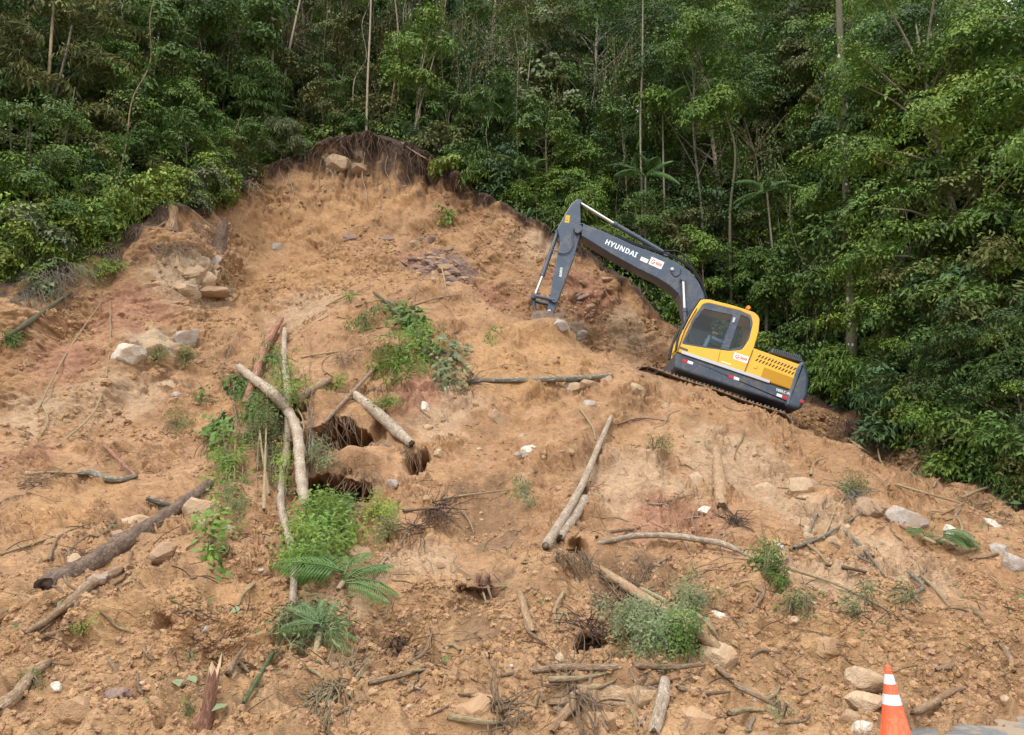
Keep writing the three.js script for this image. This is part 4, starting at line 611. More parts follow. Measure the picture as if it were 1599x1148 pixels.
  for (const z of [zc + 0.005, zi - 0.075]) part('front_post', tube([V(outer[0].x + 0.03, outer[0].y, z + 0.03), V(outer[1].x + 0.05, outer[1].y, z + 0.03), V(outer[2].x + 0.03, outer[2].y, z + 0.03), V(outer[3].x + 0.02, outer[3].y + 0.02, z + 0.03)], [0.035], 8, 0.15, 0), black, cab);
  part('floor', boxy(-0.65, 1.35, 1.2, 1.28, zc + 0.07, zi - 0.07, 0.02), black, cab);
  part('grab_rail', tube([ex(1062, 548, zc - 0.06), ex(1074, 514, zc - 0.06), ex(1092, 482, zc - 0.06)].map(p => V(p.x + 0.06, p.y, zc - 0.03)), [0.014], 6, 0.1, 0), black, cab);
  { const p = ex(1068, 545, zc), m = part('door_handle', boxy(-0.12, 0.12, -0.035, 0.035, -0.015, 0.02, 0.02), grey, cab); m.position.set(p.x, p.y, zc); m.rotation.z = 0.02; }
  { const p = ex(1146, 500, zc), m = part('door_catch', boxy(-0.03, 0.03, -0.08, 0.08, -0.02, 0.02, 0.01), silver, cab); m.position.set(p.x, p.y, zc); }
  { const q = ex(1168, 481, -0.8), m = part('beacon', pin(q, 0.06, -0.86, -0.74), new THREE.MeshStandardMaterial({ color: lin(0.8, 0.25, 0.02), roughness: 0.3 }), cab); }
  part('door_seam', slab(strip(ex(1125, 549, zc), ex(1120, 572, zc), 0.012), zc - 0.002, zc + 0.01, 0), black, cab);
  part('cab_seam', slab(strip(ex(1176, 547, zc), ex(1161, 586, zc), 0.014), zc - 0.003, zc + 0.01, 0), black, cab);
  // seat and levers
  const sx = ex(1126, 530, -0.83);
  const seat = part('seat', merge([boxy(sx.x - 0.32, sx.x + 0.24, 1.62, 1.76, -1.06, -0.6, 0.05), boxy(sx.x - 0.4, sx.x - 0.24, 1.7, 2.38, -1.05, -0.61, 0.06), boxy(sx.x - 0.2, sx.x + 0.1, 1.28, 1.62, -0.98, -0.68, 0.04)]), black, cab);
  for (const z of [-1.1, -0.56]) part('lever', rod({ x: sx.x + 0.3, y: 1.7 }, { x: sx.x + 0.4, y: 2.0 }, 0.016, z), black, cab);

  // boom
  const zb0 = -0.30, zb1 = 0.24;
  const upE = [[911, 349], [940, 360], [964, 371], [992, 384], [1031, 398], [1058, 410], [1078, 424], [1091, 440], [1099, 457], [1104, 480], [1112, 520], [1112, 545]].map(p => ex(p[0], p[1], zb0)), loE = [[1092, 550], [1080, 520], [1068, 488], [1065, 472], [1060, 459], [1046, 446], [1027, 434], [992, 417], [954, 396], [920, 375], [908, 368]].map(p => ex(p[0], p[1], zb0));
  const boom = part('boom', slab([...upE, ...loE], zb0, zb1, 0.02), navy, X);
  const pv = ex(903, 357, zb0); part('boom_end', merge([pin(pv, 0.13, zb0 - 0.03, zb1 + 0.03), slab(strip(pv, ex(926, 365, zb0), 0.001).map((p, i) => { p.y += i < 2 ? -0.09 : 0.09; return p; }), zb0 + 0.01, zb1 - 0.01, 0.01)]), navy, boom);
  const dirB = ex(994, 394, zb0).sub(ex(944, 372, zb0)).normalize();
  const lettering = (txt, w, h, font, sx2 = 1) => canvasTex(w, h, k => { k.clearRect(0, 0, w, h); k.fillStyle = '#e9edf0'; k.font = font; k.textAlign = 'center'; k.textBaseline = 'middle'; k.save(); k.translate(w / 2, h / 2); k.scale(sx2, 1); k.fillText(txt, 0, 0); k.restore(); });
  decal('lettering', boom, ex(970, 388, zb0), dirB, 1.1, 0.30, zb0 - 0.005, lettering('HYUNDAI', 512, 140, 'bold 112px sans-serif', 0.98), true);
  const sticker = (seedN, small) => canvasTex(256, 128, k => { setSeed(seedN); k.fillStyle = '#f0efea'; k.fillRect(0, 0, 256, 128); k.strokeStyle = small ? '#8a97a8' : '#d8483c'; k.lineCap = 'round'; if (small) { k.fillStyle = '#9aa7b5'; for (let i = 0; i < 7; i++) k.fillRect(20 + i * 31, 40, 22, 40); } else { k.lineWidth = 15; k.beginPath(); k.arc(66, 62, 30, 0.6, 5.4); k.moveTo(70, 66); k.lineTo(98, 66); k.stroke(); k.lineWidth = 9; k.beginPath(); for (let i = 0; i < 5; i++) { const x = 118 + i * 24; k.moveTo(x, 88); k.lineTo(x + 10, 40); k.lineTo(x + 20, 88); } k.stroke(); k.fillStyle = '#7d8da0'; k.fillRect(40, 102, 180, 8); } });
  decal('sticker', boom, ex(1025, 411, zb0), dirB, 0.42, 0.26, zb0 - 0.005, sticker(1)); decal('sticker', boom, ex(1006, 406, zb0), dirB, 0.24, 0.13, zb0 - 0.006, sticker(2, true));
  { const p = ex(1049, 421, zb0); part('work_lamp', merge([pin(p, 0.05, zb0 - 0.07, zb0 + 0.01)]), silver, boom); part('lamp_cable', tube([[1048, 426], [1054, 432], [1062, 428], [1063, 421]].map(q => { const e = ex(q[0], q[1], zb0); return V(e.x, e.y, zb0 - 0.015); }), [0.012], 5, 0.05, 0), rubber, boom); }
  for (const off of [0, 0.05]) part('hose', tube([[962, 366], [992, 380], [1032, 393], [1062, 405], [1082, 420], [1096, 440], [1103, 462], [1110, 500]].map(q => { const e = ex(q[0], q[1], zb0); return V(e.x, e.y + 0.05 + off * 0.4, zb0 + 0.1 + off * 3); }), [0.024], 6, 0.2, 0), rubber, boom);
  part('hose', tube([[1036, 394], [1060, 396], [1074, 410], [1080, 422]].map(q => { const e = ex(q[0], q[1], 0); return V(e.x, e.y, -0.12); }), [0.026], 6, 0.1, 0), rubber, boom);
  // arm
  const armP = [[902, 310], [906, 316], [907, 342], [906, 367], [897, 400], [883, 438], [872, 467], [867, 484], [861, 495], [855, 491], [855, 480], [859, 461], [868, 407], [875, 378], [872, 363], [870, 357], [883, 333], [893, 317]].map(p => ex(p[0], p[1], -0.22));
  const arm = part('arm', slab(armP, -0.22, 0.16, 0.018), navy, X);
  const dirA = ex(875, 415, -0.22).sub(ex(873, 432, -0.22)).normalize(); decal('lettering', arm, ex(876, 425, -0.22), dirA, 0.40, 0.12, -0.225, lettering('ROBEX', 320, 90, 'bold 78px sans-serif'), true);
  decal('warning_sign', arm, ex(886, 342, -0.22), ex(888, 336, -0.22).sub(ex(886, 348, -0.22)), 0.26, 0.14, -0.225, canvasTex(128, 64, k => { k.fillStyle = '#d9b41c'; k.fillRect(0, 0, 128, 64); k.strokeStyle = '#5a4a10'; k.lineWidth = 3; k.strokeRect(8, 8, 112, 48); k.fillStyle = '#6b5814'; k.fillRect(30, 20, 20, 24); k.fillRect(60, 22, 46, 5); k.fillRect(60, 36, 40, 5); }));
  part('hose', tube([[912, 350], [899, 352], [894, 362], [895, 380], [888, 393], [878, 396], [866, 392], [860, 390]].map(q => { const e = ex(q[0], q[1], -0.25); return V(e.x, e.y, -0.27); }), [0.018], 6, 0.08, 0), grey, arm);
  part('pivot_pin', merge([pin(pv, 0.085, -0.36, 0.3)]), grey, arm);
  // cylinders
  const cyl = (name, a, m, b, r, rr2, z, par = X) => { const g = new THREE.Group(); g.name = name; par.add(g); part('barrel', merge([rod(a, m, r, z), rod(m.clone().lerp(a, 0.06), m, r * 1.18, z), pin(a, r * 1.2, z - 0.07, z + 0.07)]), navy, g); part('piston_rod', rod(m, b, rr2, z), chrome, g); part('rod_eye', pin(b, rr2 * 1.7, z - 0.08, z + 0.08), grey, g); return g; };
  cyl('arm_cylinder', ex(1040, 397, -0.03), ex(958, 349, -0.03), ex(904, 316, -0.03), 0.075, 0.048, -0.03);
  cyl('bucket_cylinder', ex(871, 362, -0.03), ex(847, 431, -0.03), ex(834, 464, -0.03), 0.065, 0.04, -0.03);
  for (const z of [-0.42, 0.36]) cyl('boom_cylinder', ex(1074, 575, z), ex(1069, 482, z), ex(1067, 436, z), 0.075, 0.05, z);
  // bucket linkage and bucket
  const lk0 = ex(833, 466, -0.05), lk1 = ex(865, 473, -0.05), lk2 = ex(836, 494, -0.05), bp = ex(857, 491, -0.05);
  part('bucket_link', merge([rod(lk0, lk1, 0.055, -0.29), rod(lk0, lk1, 0.055, 0.19), pin(lk0, 0.08, -0.33, 0.23), pin(lk1, 0.085, -0.33, 0.27)]), navy, X); part('bucket_link', merge([rod(lk0, lk2, 0.05, -0.1), rod(lk0, lk2, 0.05, 0.06), pin(lk2, 0.07, -0.2, 0.16)]), navy, X);
  const bk = new THREE.Group(); bk.name = 'bucket'; X.add(bk);
  const prof = [[834, 491], [829, 505], [826, 524], [832, 543], [846, 552], [862, 550]].map(p => ex(p[0], p[1], -0.05)), back = new THREE.SplineCurve(prof).getPoints(16);
  { const outP = back, inn = back.map((p, i) => { const q = back[Math.max(0, i - 1)], r = back[Math.min(back.length - 1, i + 1)], t = r.clone().sub(q).normalize(); return p.clone().add(new THREE.Vector2(t.y, -t.x).multiplyScalar(-0.03)); }).reverse(); part('shell', slab([...outP, ...inn], -0.42, 0.32, 0.004), worn, bk);
    for (const z of [-0.43, 0.30]) part('side_plate', slab([...back, ex(866, 520, -0.05), ex(862, 492, -0.05)], z, z + 0.03, 0.004), worn, bk);
    for (const z of [-0.22, 0.1]) part('ear', slab(round([ex(832, 489, -0.05), ex(862, 486, -0.05), ex(866, 500, -0.05), ex(828, 505, -0.05)], 0.05), z, z + 0.06, 0.008), worn, bk);
    for (let k = 0; k < 5; k++) { const e = back[back.length - 1], m = part('tooth', boxy(-0.09, 0.09, -0.03, 0.03, -0.05, 0.05, 0.02), worn, bk); m.position.set(e.x - 0.08, e.y + 0.01, -0.38 + k * 0.165); }
    part('bucket_pin', merge([pin(bp, 0.055, -0.36, 0.28)]), silver, bk); }
  // skirt prints: reflectors, model lettering, stickers
  const refl = canvasTex(128, 32, k => { k.fillStyle = '#c81f2c'; k.fillRect(0, 0, 64, 32); k.fillStyle = '#eef0f2'; k.fillRect(64, 0, 64, 32); }), refl2 = canvasTex(128, 32, k => { k.fillStyle = '#eef0f2'; k.fillRect(0, 0, 64, 32); k.fillStyle = '#c81f2c'; k.fillRect(64, 0, 64, 32); });
  const dS = axis.clone(); for (const [px, py, t] of [[1074, 565, refl], [1146, 590, refl], [1221, 619, refl2]]) decal('reflector', X, ex(px, py, zL), dS, 0.30, 0.08, zL - 0.008, t);
  decal('lettering', X, ex(1223, 612, zL), dS, 0.50, 0.13, zL - 0.009, lettering('180LC-9S', 512, 128, 'bold 104px sans-serif'), true);
  decal('sticker', cab, ex(1157, 559, zc), dS, 0.42, 0.2, zc - 0.006, sticker(3));
  decal('sticker', cab, ex(1134, 567, zc), dS, 0.30, 0.06, zc - 0.006, canvasTex(128, 32, k => { k.fillStyle = '#e9c46a'; k.fillRect(0, 0, 128, 32); k.fillStyle = '#f5f2e6'; for (let i = 0; i < 6; i++) k.fillRect(6 + i * 20, 8, 14, 16); }));
  part('mirror_arm', tube([V(outer[4].x + 0.1, outer[4].y - 0.1, zi), V(outer[4].x + 0.35, outer[4].y + 0.05, zi + 0.2), V(outer[4].x + 0.35, outer[4].y - 0.15, zi + 0.25)], [0.012], 5, 0.1, 0), black, X);
  // ---- operator in the cab: one continuous body, facing forward, hands on the levers
  const man = thing('person', 'person in a dark shirt and light blue jeans sitting inside the excavator cab', 'person', null, O); man.quaternion.copy(X.quaternion);
  {
    const bx = sx.x - 0.1, zb = -0.83; const J = (x, y, z) => V(bx + x, y, zb + z);
    const bones = []; const bone = (a, b, r0, r1) => bones.push([a, b, r0, r1]);
    bone(J(0, 1.86, 0), J(-0.05, 2.2, 0), 0.135, 0.15); bone(J(-0.05, 2.2, -0.09), J(-0.05, 2.2, 0.09), 0.10, 0.10); bone(J(-0.03, 2.3, 0), J(0.0, 2.42, 0), 0.055, 0.05);
    for (const s of [-1, 1]) { bone(J(-0.05, 2.24, s * 0.17), J(0.02, 1.97, s * 0.23), 0.058, 0.046); bone(J(0.02, 1.97, s * 0.23), J(0.3, 1.99, s * 0.24), 0.044, 0.032); bone(J(0.3, 1.99, s * 0.24), J(0.38, 2.0, s * 0.25), 0.034, 0.03); for (let f = 0; f < 4; f++) { bone(J(0.38, 2.025 - f * 0.017, s * 0.25), J(0.43, 2.02 - f * 0.017, s * 0.235), 0.010, 0.009); bone(J(0.43, 2.02 - f * 0.017, s * 0.235), J(0.425, 2.015 - f * 0.017, s * 0.21), 0.009, 0.008); } bone(J(0.36, 2.03, s * 0.23), J(0.41, 2.05, s * 0.215), 0.011, 0.009);
      bone(J(0, 1.86, s * 0.09), J(0.44, 1.86, s * 0.14), 0.088, 0.068); bone(J(0.44, 1.86, s * 0.14), J(0.52, 1.44, s * 0.14), 0.062, 0.045); bone(J(0.52, 1.36, s * 0.14), J(0.68, 1.33, s * 0.15), 0.048, 0.04); }
    const head = J(0.03, 2.5, 0);
    const cap = (p, [a, b, r0, r1]) => { const ab = b.clone().sub(a), t = clamp(p.clone().sub(a).dot(ab) / ab.lengthSq()); return p.distanceTo(a.clone().addScaledVector(ab, t)) - mix(r0, r1, t); };
    const field = p => { let d = 9; for (const b of bones) { const e = cap(p, b), k = b[2] < 0.02 ? 0.004 : 0.035, h = clamp(0.5 + 0.5 * (d - e) / k); d = mix(d, e, h) - k * h * (1 - h); } 
      const hx = p.x - head.x, hy = p.y - head.y, hz = p.z - head.z, hd = Math.sqrt((hx / 0.098) ** 2 + (hy / 0.125) ** 2 + (hz / 0.077) ** 2) - 1, he = hd * 0.085; let h = clamp(0.5 + 0.5 * (d - he) / 0.03); d = mix(d, he, h) - 0.03 * h * (1 - h); const nose = Math.hypot(hx - 0.1, (hy + 0.015) * 0.7, hz * 1.2) - 0.017; d = Math.min(d, nose); for (const s of [-1, 1]) d = Math.min(d, Math.hypot(hx * 0.9, hy * 0.6 + 0.005, (hz - s * 0.078) * 2.2) - 0.02); return d; };
    const res = 96, mc = new MarchingCubes(res, black, false, false, 200000), half = 0.62, cx = J(0.2, 1.95, 0); mc.isolation = 0;
    for (let k = 0; k < res; k++) for (let j = 0; j < res; j++) for (let i = 0; i < res; i++) mc.field[i + j * res + k * res * res] = -field(V(cx.x + (i - res / 2) / (res / 2) * half, cx.y + (j - res / 2) / (res / 2) * half * 1.12, cx.z + (k - res / 2) / (res / 2) * half * 0.62));
    mc.update(); const n = mc.count, g = new THREE.BufferGeometry(), pos = new Float32Array(n * 3), col = new Float32Array(n * 3);
    for (let i = 0; i < n; i++) { const x = cx.x + mc.positionArray[i * 3] * half, y = cx.y + mc.positionArray[i * 3 + 1] * half * 1.12, z = cx.z + mc.positionArray[i * 3 + 2] * half * 0.62; pos.set([x, y, z], i * 3);
      const lx = x - bx, lz = z - zb; let c = [0.02, 0.022, 0.028]; if (y > 2.36 || (lx > 0.27 && y > 1.93)) c = [0.36, 0.20, 0.13]; else if (y < 1.94 && (lx > 0.06 || y < 1.8)) c = y < 1.41 ? [0.03, 0.025, 0.02] : [0.22, 0.32, 0.42]; if (y > 2.40) { const hx = x - head.x, hy = y - head.y; if (Math.abs(hy - 0.012) < 0.012 && hx > 0.07 && Math.abs(Math.abs(z - head.z) - 0.032) < 0.015) c = [0.03, 0.02, 0.015]; if (Math.abs(hy + 0.062) < 0.009 && hx > 0.06 && Math.abs(z - head.z) < 0.028) c = [0.25, 0.09, 0.07]; } col.set(c, i * 3); }
    g.setAttribute('position', new THREE.BufferAttribute(pos, 3)); g.setAttribute('color', new THREE.BufferAttribute(col, 3)); const gm = mergeVertices(g, 1e-4); gm.computeVertexNormals();
    part('body', gm, new THREE.MeshStandardMaterial({ vertexColors: true, roughness: 0.8 }), man);
    const hair = new THREE.SphereGeometry(1, 18, 12, 0, 6.29, 0, 1.75); hair.scale(0.108, 0.135, 0.088); hair.rotateZ(0.42); hair.translate(head.x - 0.012, head.y + 0.012, head.z); part('hair', hair, new THREE.MeshStandardMaterial({ color: lin(0.018, 0.013, 0.01), roughness: 0.8 }), man);
  }
}
// ---------------------------------------------------------------- traffic cone
{
  const o = P(1401, 1165, 7.05); o.y = 0.0;
  const t = thing('traffic_cone', 'orange traffic cone with two white reflective bands on the road', 'traffic cone', null, o); t.scale.setScalar(0.86);
  setSeed(77); const cn = layered(256, [[6, 1], [30, 1], [90, 0.8]]), scuff = (c, d, a) => texOf(256, i => { const k = sstep(0.5, 0.68, cn[i]) * a; return [0, 1, 2].map(q => Math.pow(mix(c[q], d[q], k), 1 / 2.2)); });
  const orange = new THREE.MeshPhysicalMaterial({ map: scuff([0.80, 0.115, 0.035], [0.62, 0.22, 0.10], 0.5), roughness: 0.5, clearcoat: 0.1 }), white = new THREE.MeshPhysicalMaterial({ map: scuff([0.62, 0.66, 0.76], [0.50, 0.46, 0.42], 0.5), roughness: 0.4 });
  const rAt = y => mix(0.155, 0.026, (y - 0.04) / 0.70), lathe = (pts) => new THREE.LatheGeometry(pts.map(p => new THREE.Vector2(p[0], p[1])), 40);
  part('base', merge([new RoundedBoxGeometry(0.40, 0.035, 0.40, 3, 0.016).translate(0, 0.0185, 0)]), orange, t);
  const pts = [[0.18, 0.034], [0.172, 0.05], [rAt(0.06), 0.07]]; for (const y of [0.2, 0.202, 0.255, 0.257]) pts.push([rAt(y) + (y === 0.202 || y === 0.255 ? 0.0018 : 0), y]); for (let y = 0.3; y < 0.69; y += 0.05) pts.push([rAt(y), y]); pts.push([rAt(0.69), 0.69], [0.038, 0.695], [0.038, 0.706], [0.03, 0.71], [0.032, 0.735], [0.026, 0.745], [0.016, 0.746], [0.014, 0.70]);
  part('body', lathe(pts), orange, t);
  for (const [y0, y1] of [[0.375, 0.475], [0.57, 0.665]]) part('reflective_band', lathe([[rAt(y0) + 0.0006, y0], [rAt(y0) + 0.0025, y0 + 0.002], [rAt(y1) + 0.0025, y1 - 0.002], [rAt(y1) + 0.0006, y1]]), white, t);
}
// ---------------------------------------------------------------- rocks
function rockGeo(sx, sy, sz, seedN, detail = 3, planes = 14, rough = 0.05) {   // a broken stone: flat faces cut at random round an ellipsoid, with a grainy skin
  setSeed(seedN); const g0 = new THREE.IcosahedronGeometry(1, detail), g = mergeVertices(g0.deleteAttribute('normal').deleteAttribute('uv')), p = g.attributes.position, cut = [];
  const np = Math.min(planes, 13); for (let i = 0; i < np; i++) { const y = 1 - 2 * (i + 0.5) / np, a = i * 2.39996 + rnd(), q = Math.sqrt(1 - y * y); cut.push([V(Math.cos(a) * q + gauss() * 0.3, y + gauss() * 0.3, Math.sin(a) * q + gauss() * 0.3).normalize(), rr(0.6, 0.9)]); }
  const ph = rnd() * 99;
  for (let i = 0; i < p.count; i++) { const d = V(p.getX(i), p.getY(i), p.getZ(i)); let r = 1.2; for (const [n, c] of cut) { const k = d.dot(n); if (k > 0.05) r = Math.min(r, c / k); } r *= 1 + rough * (noise3(d.x * 2.5 + ph, d.y * 2.5, d.z * 2.5) + 0.5 * noise3(d.x * 7 + ph, d.y * 7, d.z * 7)); p.setXYZ(i, d.x * r * sx, d.y * r * sy, d.z * r * sz); }
  const h = toCreasedNormals(g, 0.55), q = h.attributes.position, uv = []; for (let i = 0; i < q.count; i++) uv.push(q.getX(i) * 1.3 + q.getZ(i) * 0.7, q.getY(i) * 1.3 + q.getZ(i) * 0.5); h.setAttribute('uv', new THREE.Float32BufferAttribute(uv, 2)); return h;
}
setSeed(71); const stN = layered(256, [[4, 1], [14, 1], [50, 0.9], [120, 0.8]]);
const rockMat = (a, b, mud, amt, rough = 0.85) => new THREE.MeshStandardMaterial({ map: texOf(256, i => { const k = stN[i], m = sstep(0.46, 0.6, stN[(i * 7 + 9000) % 65536] * 0.3 + stN[(i + 30000) % 65536] * 0.7) * amt; return [0, 1, 2].map(c => Math.pow(mix(mix(a[c], b[c], sstep(0.3, 0.7, k)), mud[c], m), 1 / 2.2)); }), bumpMap: texOf(256, i => [stN[i], stN[i], stN[i]], false), bumpScale: 0.02, roughness: rough });
const MUD = [0.38, 0.225, 0.115];
const ROCK = { white: rockMat([0.52, 0.46, 0.37], [0.66, 0.61, 0.52], MUD, 0.55), tan: rockMat([0.38, 0.27, 0.165], [0.48, 0.36, 0.235], MUD, 0.6), brown: rockMat([0.28, 0.18, 0.11], [0.37, 0.25, 0.155], MUD, 0.6), grey: rockMat([0.29, 0.25, 0.215], [0.41, 0.365, 0.32], MUD, 0.5), purple: rockMat([0.165, 0.11, 0.10], [0.25, 0.175, 0.155], MUD, 0.45), muddy: rockMat([0.36, 0.22, 0.115], [0.41, 0.26, 0.14], [0.31, 0.19, 0.10], 0.5) };
const rockAt = (px, py, w, h, mat, label, o = {}) => { const p = onPix(px, py); if (!p) return; const s = -p.z / FOCAL, n = nPix(px, py), sx = w * s / 2, sy = h * s / 2, sz = (sx + sy) / 2 * (o.deep ?? 0.9); p.addScaledVector(n, -(o.sink ?? 0.25) * Math.min(sy, sz));
  const m = single('rock', rockGeo(sx * 1.12, sy * 1.12, sz, px * 31 + py, w > 40 ? 4 : 3, o.planes ?? 14), ROCK[mat], label, 'rock', o.group); m.position.copy(p); m.rotation.set(o.rx ?? 0, o.ry ?? 0, o.rz ?? 0); return m; };
rockAt(200, 552, 50, 46, 'white', 'pale cream boulder stuck in the bare scarp face', { sink: 0.1 });
rockAt(236, 545, 36, 40, 'tan', 'tan rock beside the pale cream boulder in the scarp face');
for (const [px, py, w, h, m, rz, lb] of [[258, 405, 62, 50, 'tan', 0.3, 'tan upper block of the cracked bedrock outcrop'], [300, 412, 58, 44, 'tan', -0.1, 'broad tan face of the cracked bedrock outcrop'], [334, 400, 50, 34, 'grey', 0.1, 'whitish grey weathered corner of the bedrock outcrop'], [240, 442, 52, 40, 'brown', 0.4, 'brown lower block of the cracked bedrock outcrop'], [284, 446, 64, 30, 'tan', 0.1, 'flat tan block at the foot of the bedrock outcrop'], [328, 434, 44, 34, 'tan', 0.5, 'tan corner block under the whitish grey bedrock'], [262, 470, 60, 22, 'brown', 0.15, 'thin brown slab at the bedrock outcrop’s foot']]) rockAt(px, py, w * 1.1, h * 1.1, m, lb, { sink: 1.1, deep: 0.8, planes: 9, rz });
rockAt(330, 455, 70, 20, 'brown', 'thin brown ledge running under the bedrock outcrop', { sink: 0.4, rz: 0.1 });
rockAt(290, 525, 46, 34, 'grey', 'grey layered rock above a mossy seam in the scarp', { rz: 0.4 });
rockAt(262, 600, 40, 22, 'tan', 'flat tan ledge rock above the dangling dry roots', { rz: -0.1 });
rockAt(278, 617, 24, 12, 'grey', 'small grey ledge stone under the tan ledge rock');
rockAt(434, 388, 26, 26, 'grey', 'grey ribbed rock sticking out of the ochre scarp', { rz: 0.3 });
rockAt(550, 372, 42, 24, 'purple', 'dark purple rock patch bulging from the ochre scarp', { sink: 0.5 });
rockAt(675, 375, 18, 18, 'purple', 'small dark stone high in the ochre scarp wall');
rockAt(522, 252, 52, 36, 'tan', 'pale blocky rock directly under the root mat at the scar’s top', { sink: 0.3 });
rockAt(560, 262, 42, 30, 'brown', 'brown blocky rock under the root mat at the scar’s top', { sink: 0.3 });
for (let i = 0; i < 52; i++) { setSeed(900 + i); const px = 680 + gauss() * 40, py = 412 + gauss() * 20 + (px - 680) * 0.4; rockAt(px, py, rr(14, 32), rr(8, 15), i % 3 ? 'purple' : 'brown', 'dark purple slab of shattered shale in the scarp above the debris crest', { group: 'shattered shale slabs', rz: rr(-0.9, 0.2), sink: 0.15 }); }
for (let i = 0; i < 14; i++) { setSeed(950 + i); rockAt(905 + gauss() * 30, 470 + gauss() * 24, rr(10, 22), rr(8, 14), i % 2 ? 'brown' : 'purple', 'reddish broken rock in the scarp behind the excavator arm', { group: 'broken rocks behind the arm', rz: rr(-0.7, 0.7), sink: 0.3 }); }
rockAt(875, 508, 26, 20, 'grey', 'pale grey rock beside the excavator bucket', { sink: 0.05 }); rockAt(912, 522, 22, 20, 'grey', 'pinkish grey rock beyond the bucket', { sink: 0.1 });
rockAt(827, 708, 32, 25, 'white', 'bright white angular rock on the smooth slope', { sink: 0, rz: 0.3 });
rockAt(776, 653, 42, 30, 'brown', 'reddish brown rock half sunk in the smooth slope', { rz: -0.4 });
rockAt(663, 637, 14, 24, 'white', 'thin white upright slab below the leafy debris', { sink: 0, rz: 0.35 });
rockAt(699, 608, 16, 15, 'white', 'small pale stone under the horizontal log');
rockAt(892, 606, 34, 26, 'tan', 'tan rock wedged under the end of the horizontal log', { sink: 0 }); rockAt(916, 603, 30, 24, 'brown', 'brown rock wedged behind the horizontal log’s end', { sink: 0 }); rockAt(920, 631, 28, 22, 'grey', 'greyish rock just below the horizontal log’s end'); rockAt(950, 592, 22, 22, 'tan', 'tan rock at the tip of the horizontal log');
rockAt(993, 613, 32, 28, 'tan', 'rounded tan rock on the slope below the track', { sink: 0.1 });
rockAt(1040, 633, 14, 12, 'tan', 'small tan stone below the excavator track');
rockAt(1089, 752, 28, 38, 'tan', 'pale split rock beside the mud-caked log', { rz: 0.3 }); rockAt(1104, 798, 28, 14, 'white', 'white flat stone below the mud-caked log', { sink: 0 });
rockAt(1200, 768, 46, 34, 'tan', 'wide tan rock half buried in the open slope', { rz: -0.2 }); rockAt(1254, 764, 54, 40, 'tan', 'large slanted tan rock with a shadowed gap', { rz: -0.4, sink: 0.05 });
rockAt(1352, 795, 56, 54, 'brown', 'big brown rock behind the tangle of bare branches', { sink: 0.2 }); rockAt(1412, 812, 74, 44, 'grey', 'flat grey slab lying on the debris', { rz: -0.25, deep: 0.6, sink: 0 });
rockAt(1484, 833, 22, 28, 'white', 'bright white shard standing near the palm frond', { sink: -0.1 }); rockAt(1549, 820, 34, 14, 'white', 'thin white splinter stone near the forest edge', { rz: -0.6, sink: 0 });
rockAt(1562, 858, 30, 28, 'grey', 'grey block near the forest edge'); rockAt(1584, 880, 36, 36, 'grey', 'rounded grey boulder near the forest edge', { sink: 0.1 });
rockAt(1216, 852, 16, 16, 'white', 'small white stone among the thin branches'); rockAt(1258, 838, 20, 16, 'tan', 'small tan stone among the thin branches');
rockAt(1345, 1060, 66, 38, 'tan', 'large tan boulder behind the traffic cone', { sink: 0.05 }); rockAt(1352, 1095, 48, 34, 'tan', 'rounded boulder below the large tan boulder', { sink: 0.05 }); rockAt(1350, 1140, 40, 30, 'white', 'pale rock at the road’s edge beside the cone', { sink: 0 }); rockAt(1330, 1120, 40, 26, 'brown', 'brown rock at the debris toe beside the cone');
rockAt(1120, 1026, 50, 44, 'tan', 'pale boulder beside the hollow full of crushed leaves', { sink: 0, planes: 12 }); rockAt(1124, 965, 32, 20, 'white', 'whitish stone lying in a small hollow', { sink: 0 });
rockAt(875, 1034, 15, 28, 'tan', 'small upright pale stone above the long bottom branch', { sink: 0 }); rockAt(908, 1012, 60, 18, 'purple', 'dark flat rock over the small cave', { sink: 0, deep: 0.5 });
rockAt(310, 803, 48, 56, 'tan', 'leaning tan slab under the long dark log', { rz: 0.2, sink: 0 }); rockAt(258, 858, 40, 34, 'brown', 'brown block below the long dark log'); rockAt(212, 812, 50, 22, 'tan', 'flat tan rock above the long dark log'); rockAt(182, 834, 32, 18, 'brown', 'brown rock touching the long dark log'); rockAt(116, 872, 26, 22, 'tan', 'tan stone at the lower end of the long dark log');
rockAt(120, 1110, 60, 46, 'muddy', 'round mud-covered boulder at the debris toe', { sink: 0.1 }); rockAt(172, 1090, 62, 22, 'purple', 'purple-grey flat slab beside the mud-covered boulder', { rz: 0.25, sink: 0 }); rockAt(89, 1074, 16, 15, 'white', 'small pinkish white stone near the mud-covered boulder', { sink: 0 });
rockAt(740, 1102, 84, 66, 'muddy', 'big mud-covered boulder in the heap at the toe', { sink: 0.5, planes: 20 }); rockAt(562, 866, 44, 32, 'brown', 'reddish block beside the leafy fallen shrub', { rz: 0.3 }); rockAt(1080, 1125, 70, 44, 'muddy', 'mud-covered rock at the foot of the broken branch', { sink: 0.2 }); rockAt(1260, 830, 20, 22, 'tan', 'tan stone leaning among grey branches');
rockAt(150, 905, 44, 20, 'grey', 'flat grey stone between the log and the bleached roots', { rz: 0.3 }); rockAt(935, 1125, 54, 34, 'muddy', 'mud-covered rock beside the broken root stock'); rockAt(1290, 1005, 60, 40, 'muddy', 'soil-covered hump of rock in the loose toe', { sink: 0.35 });
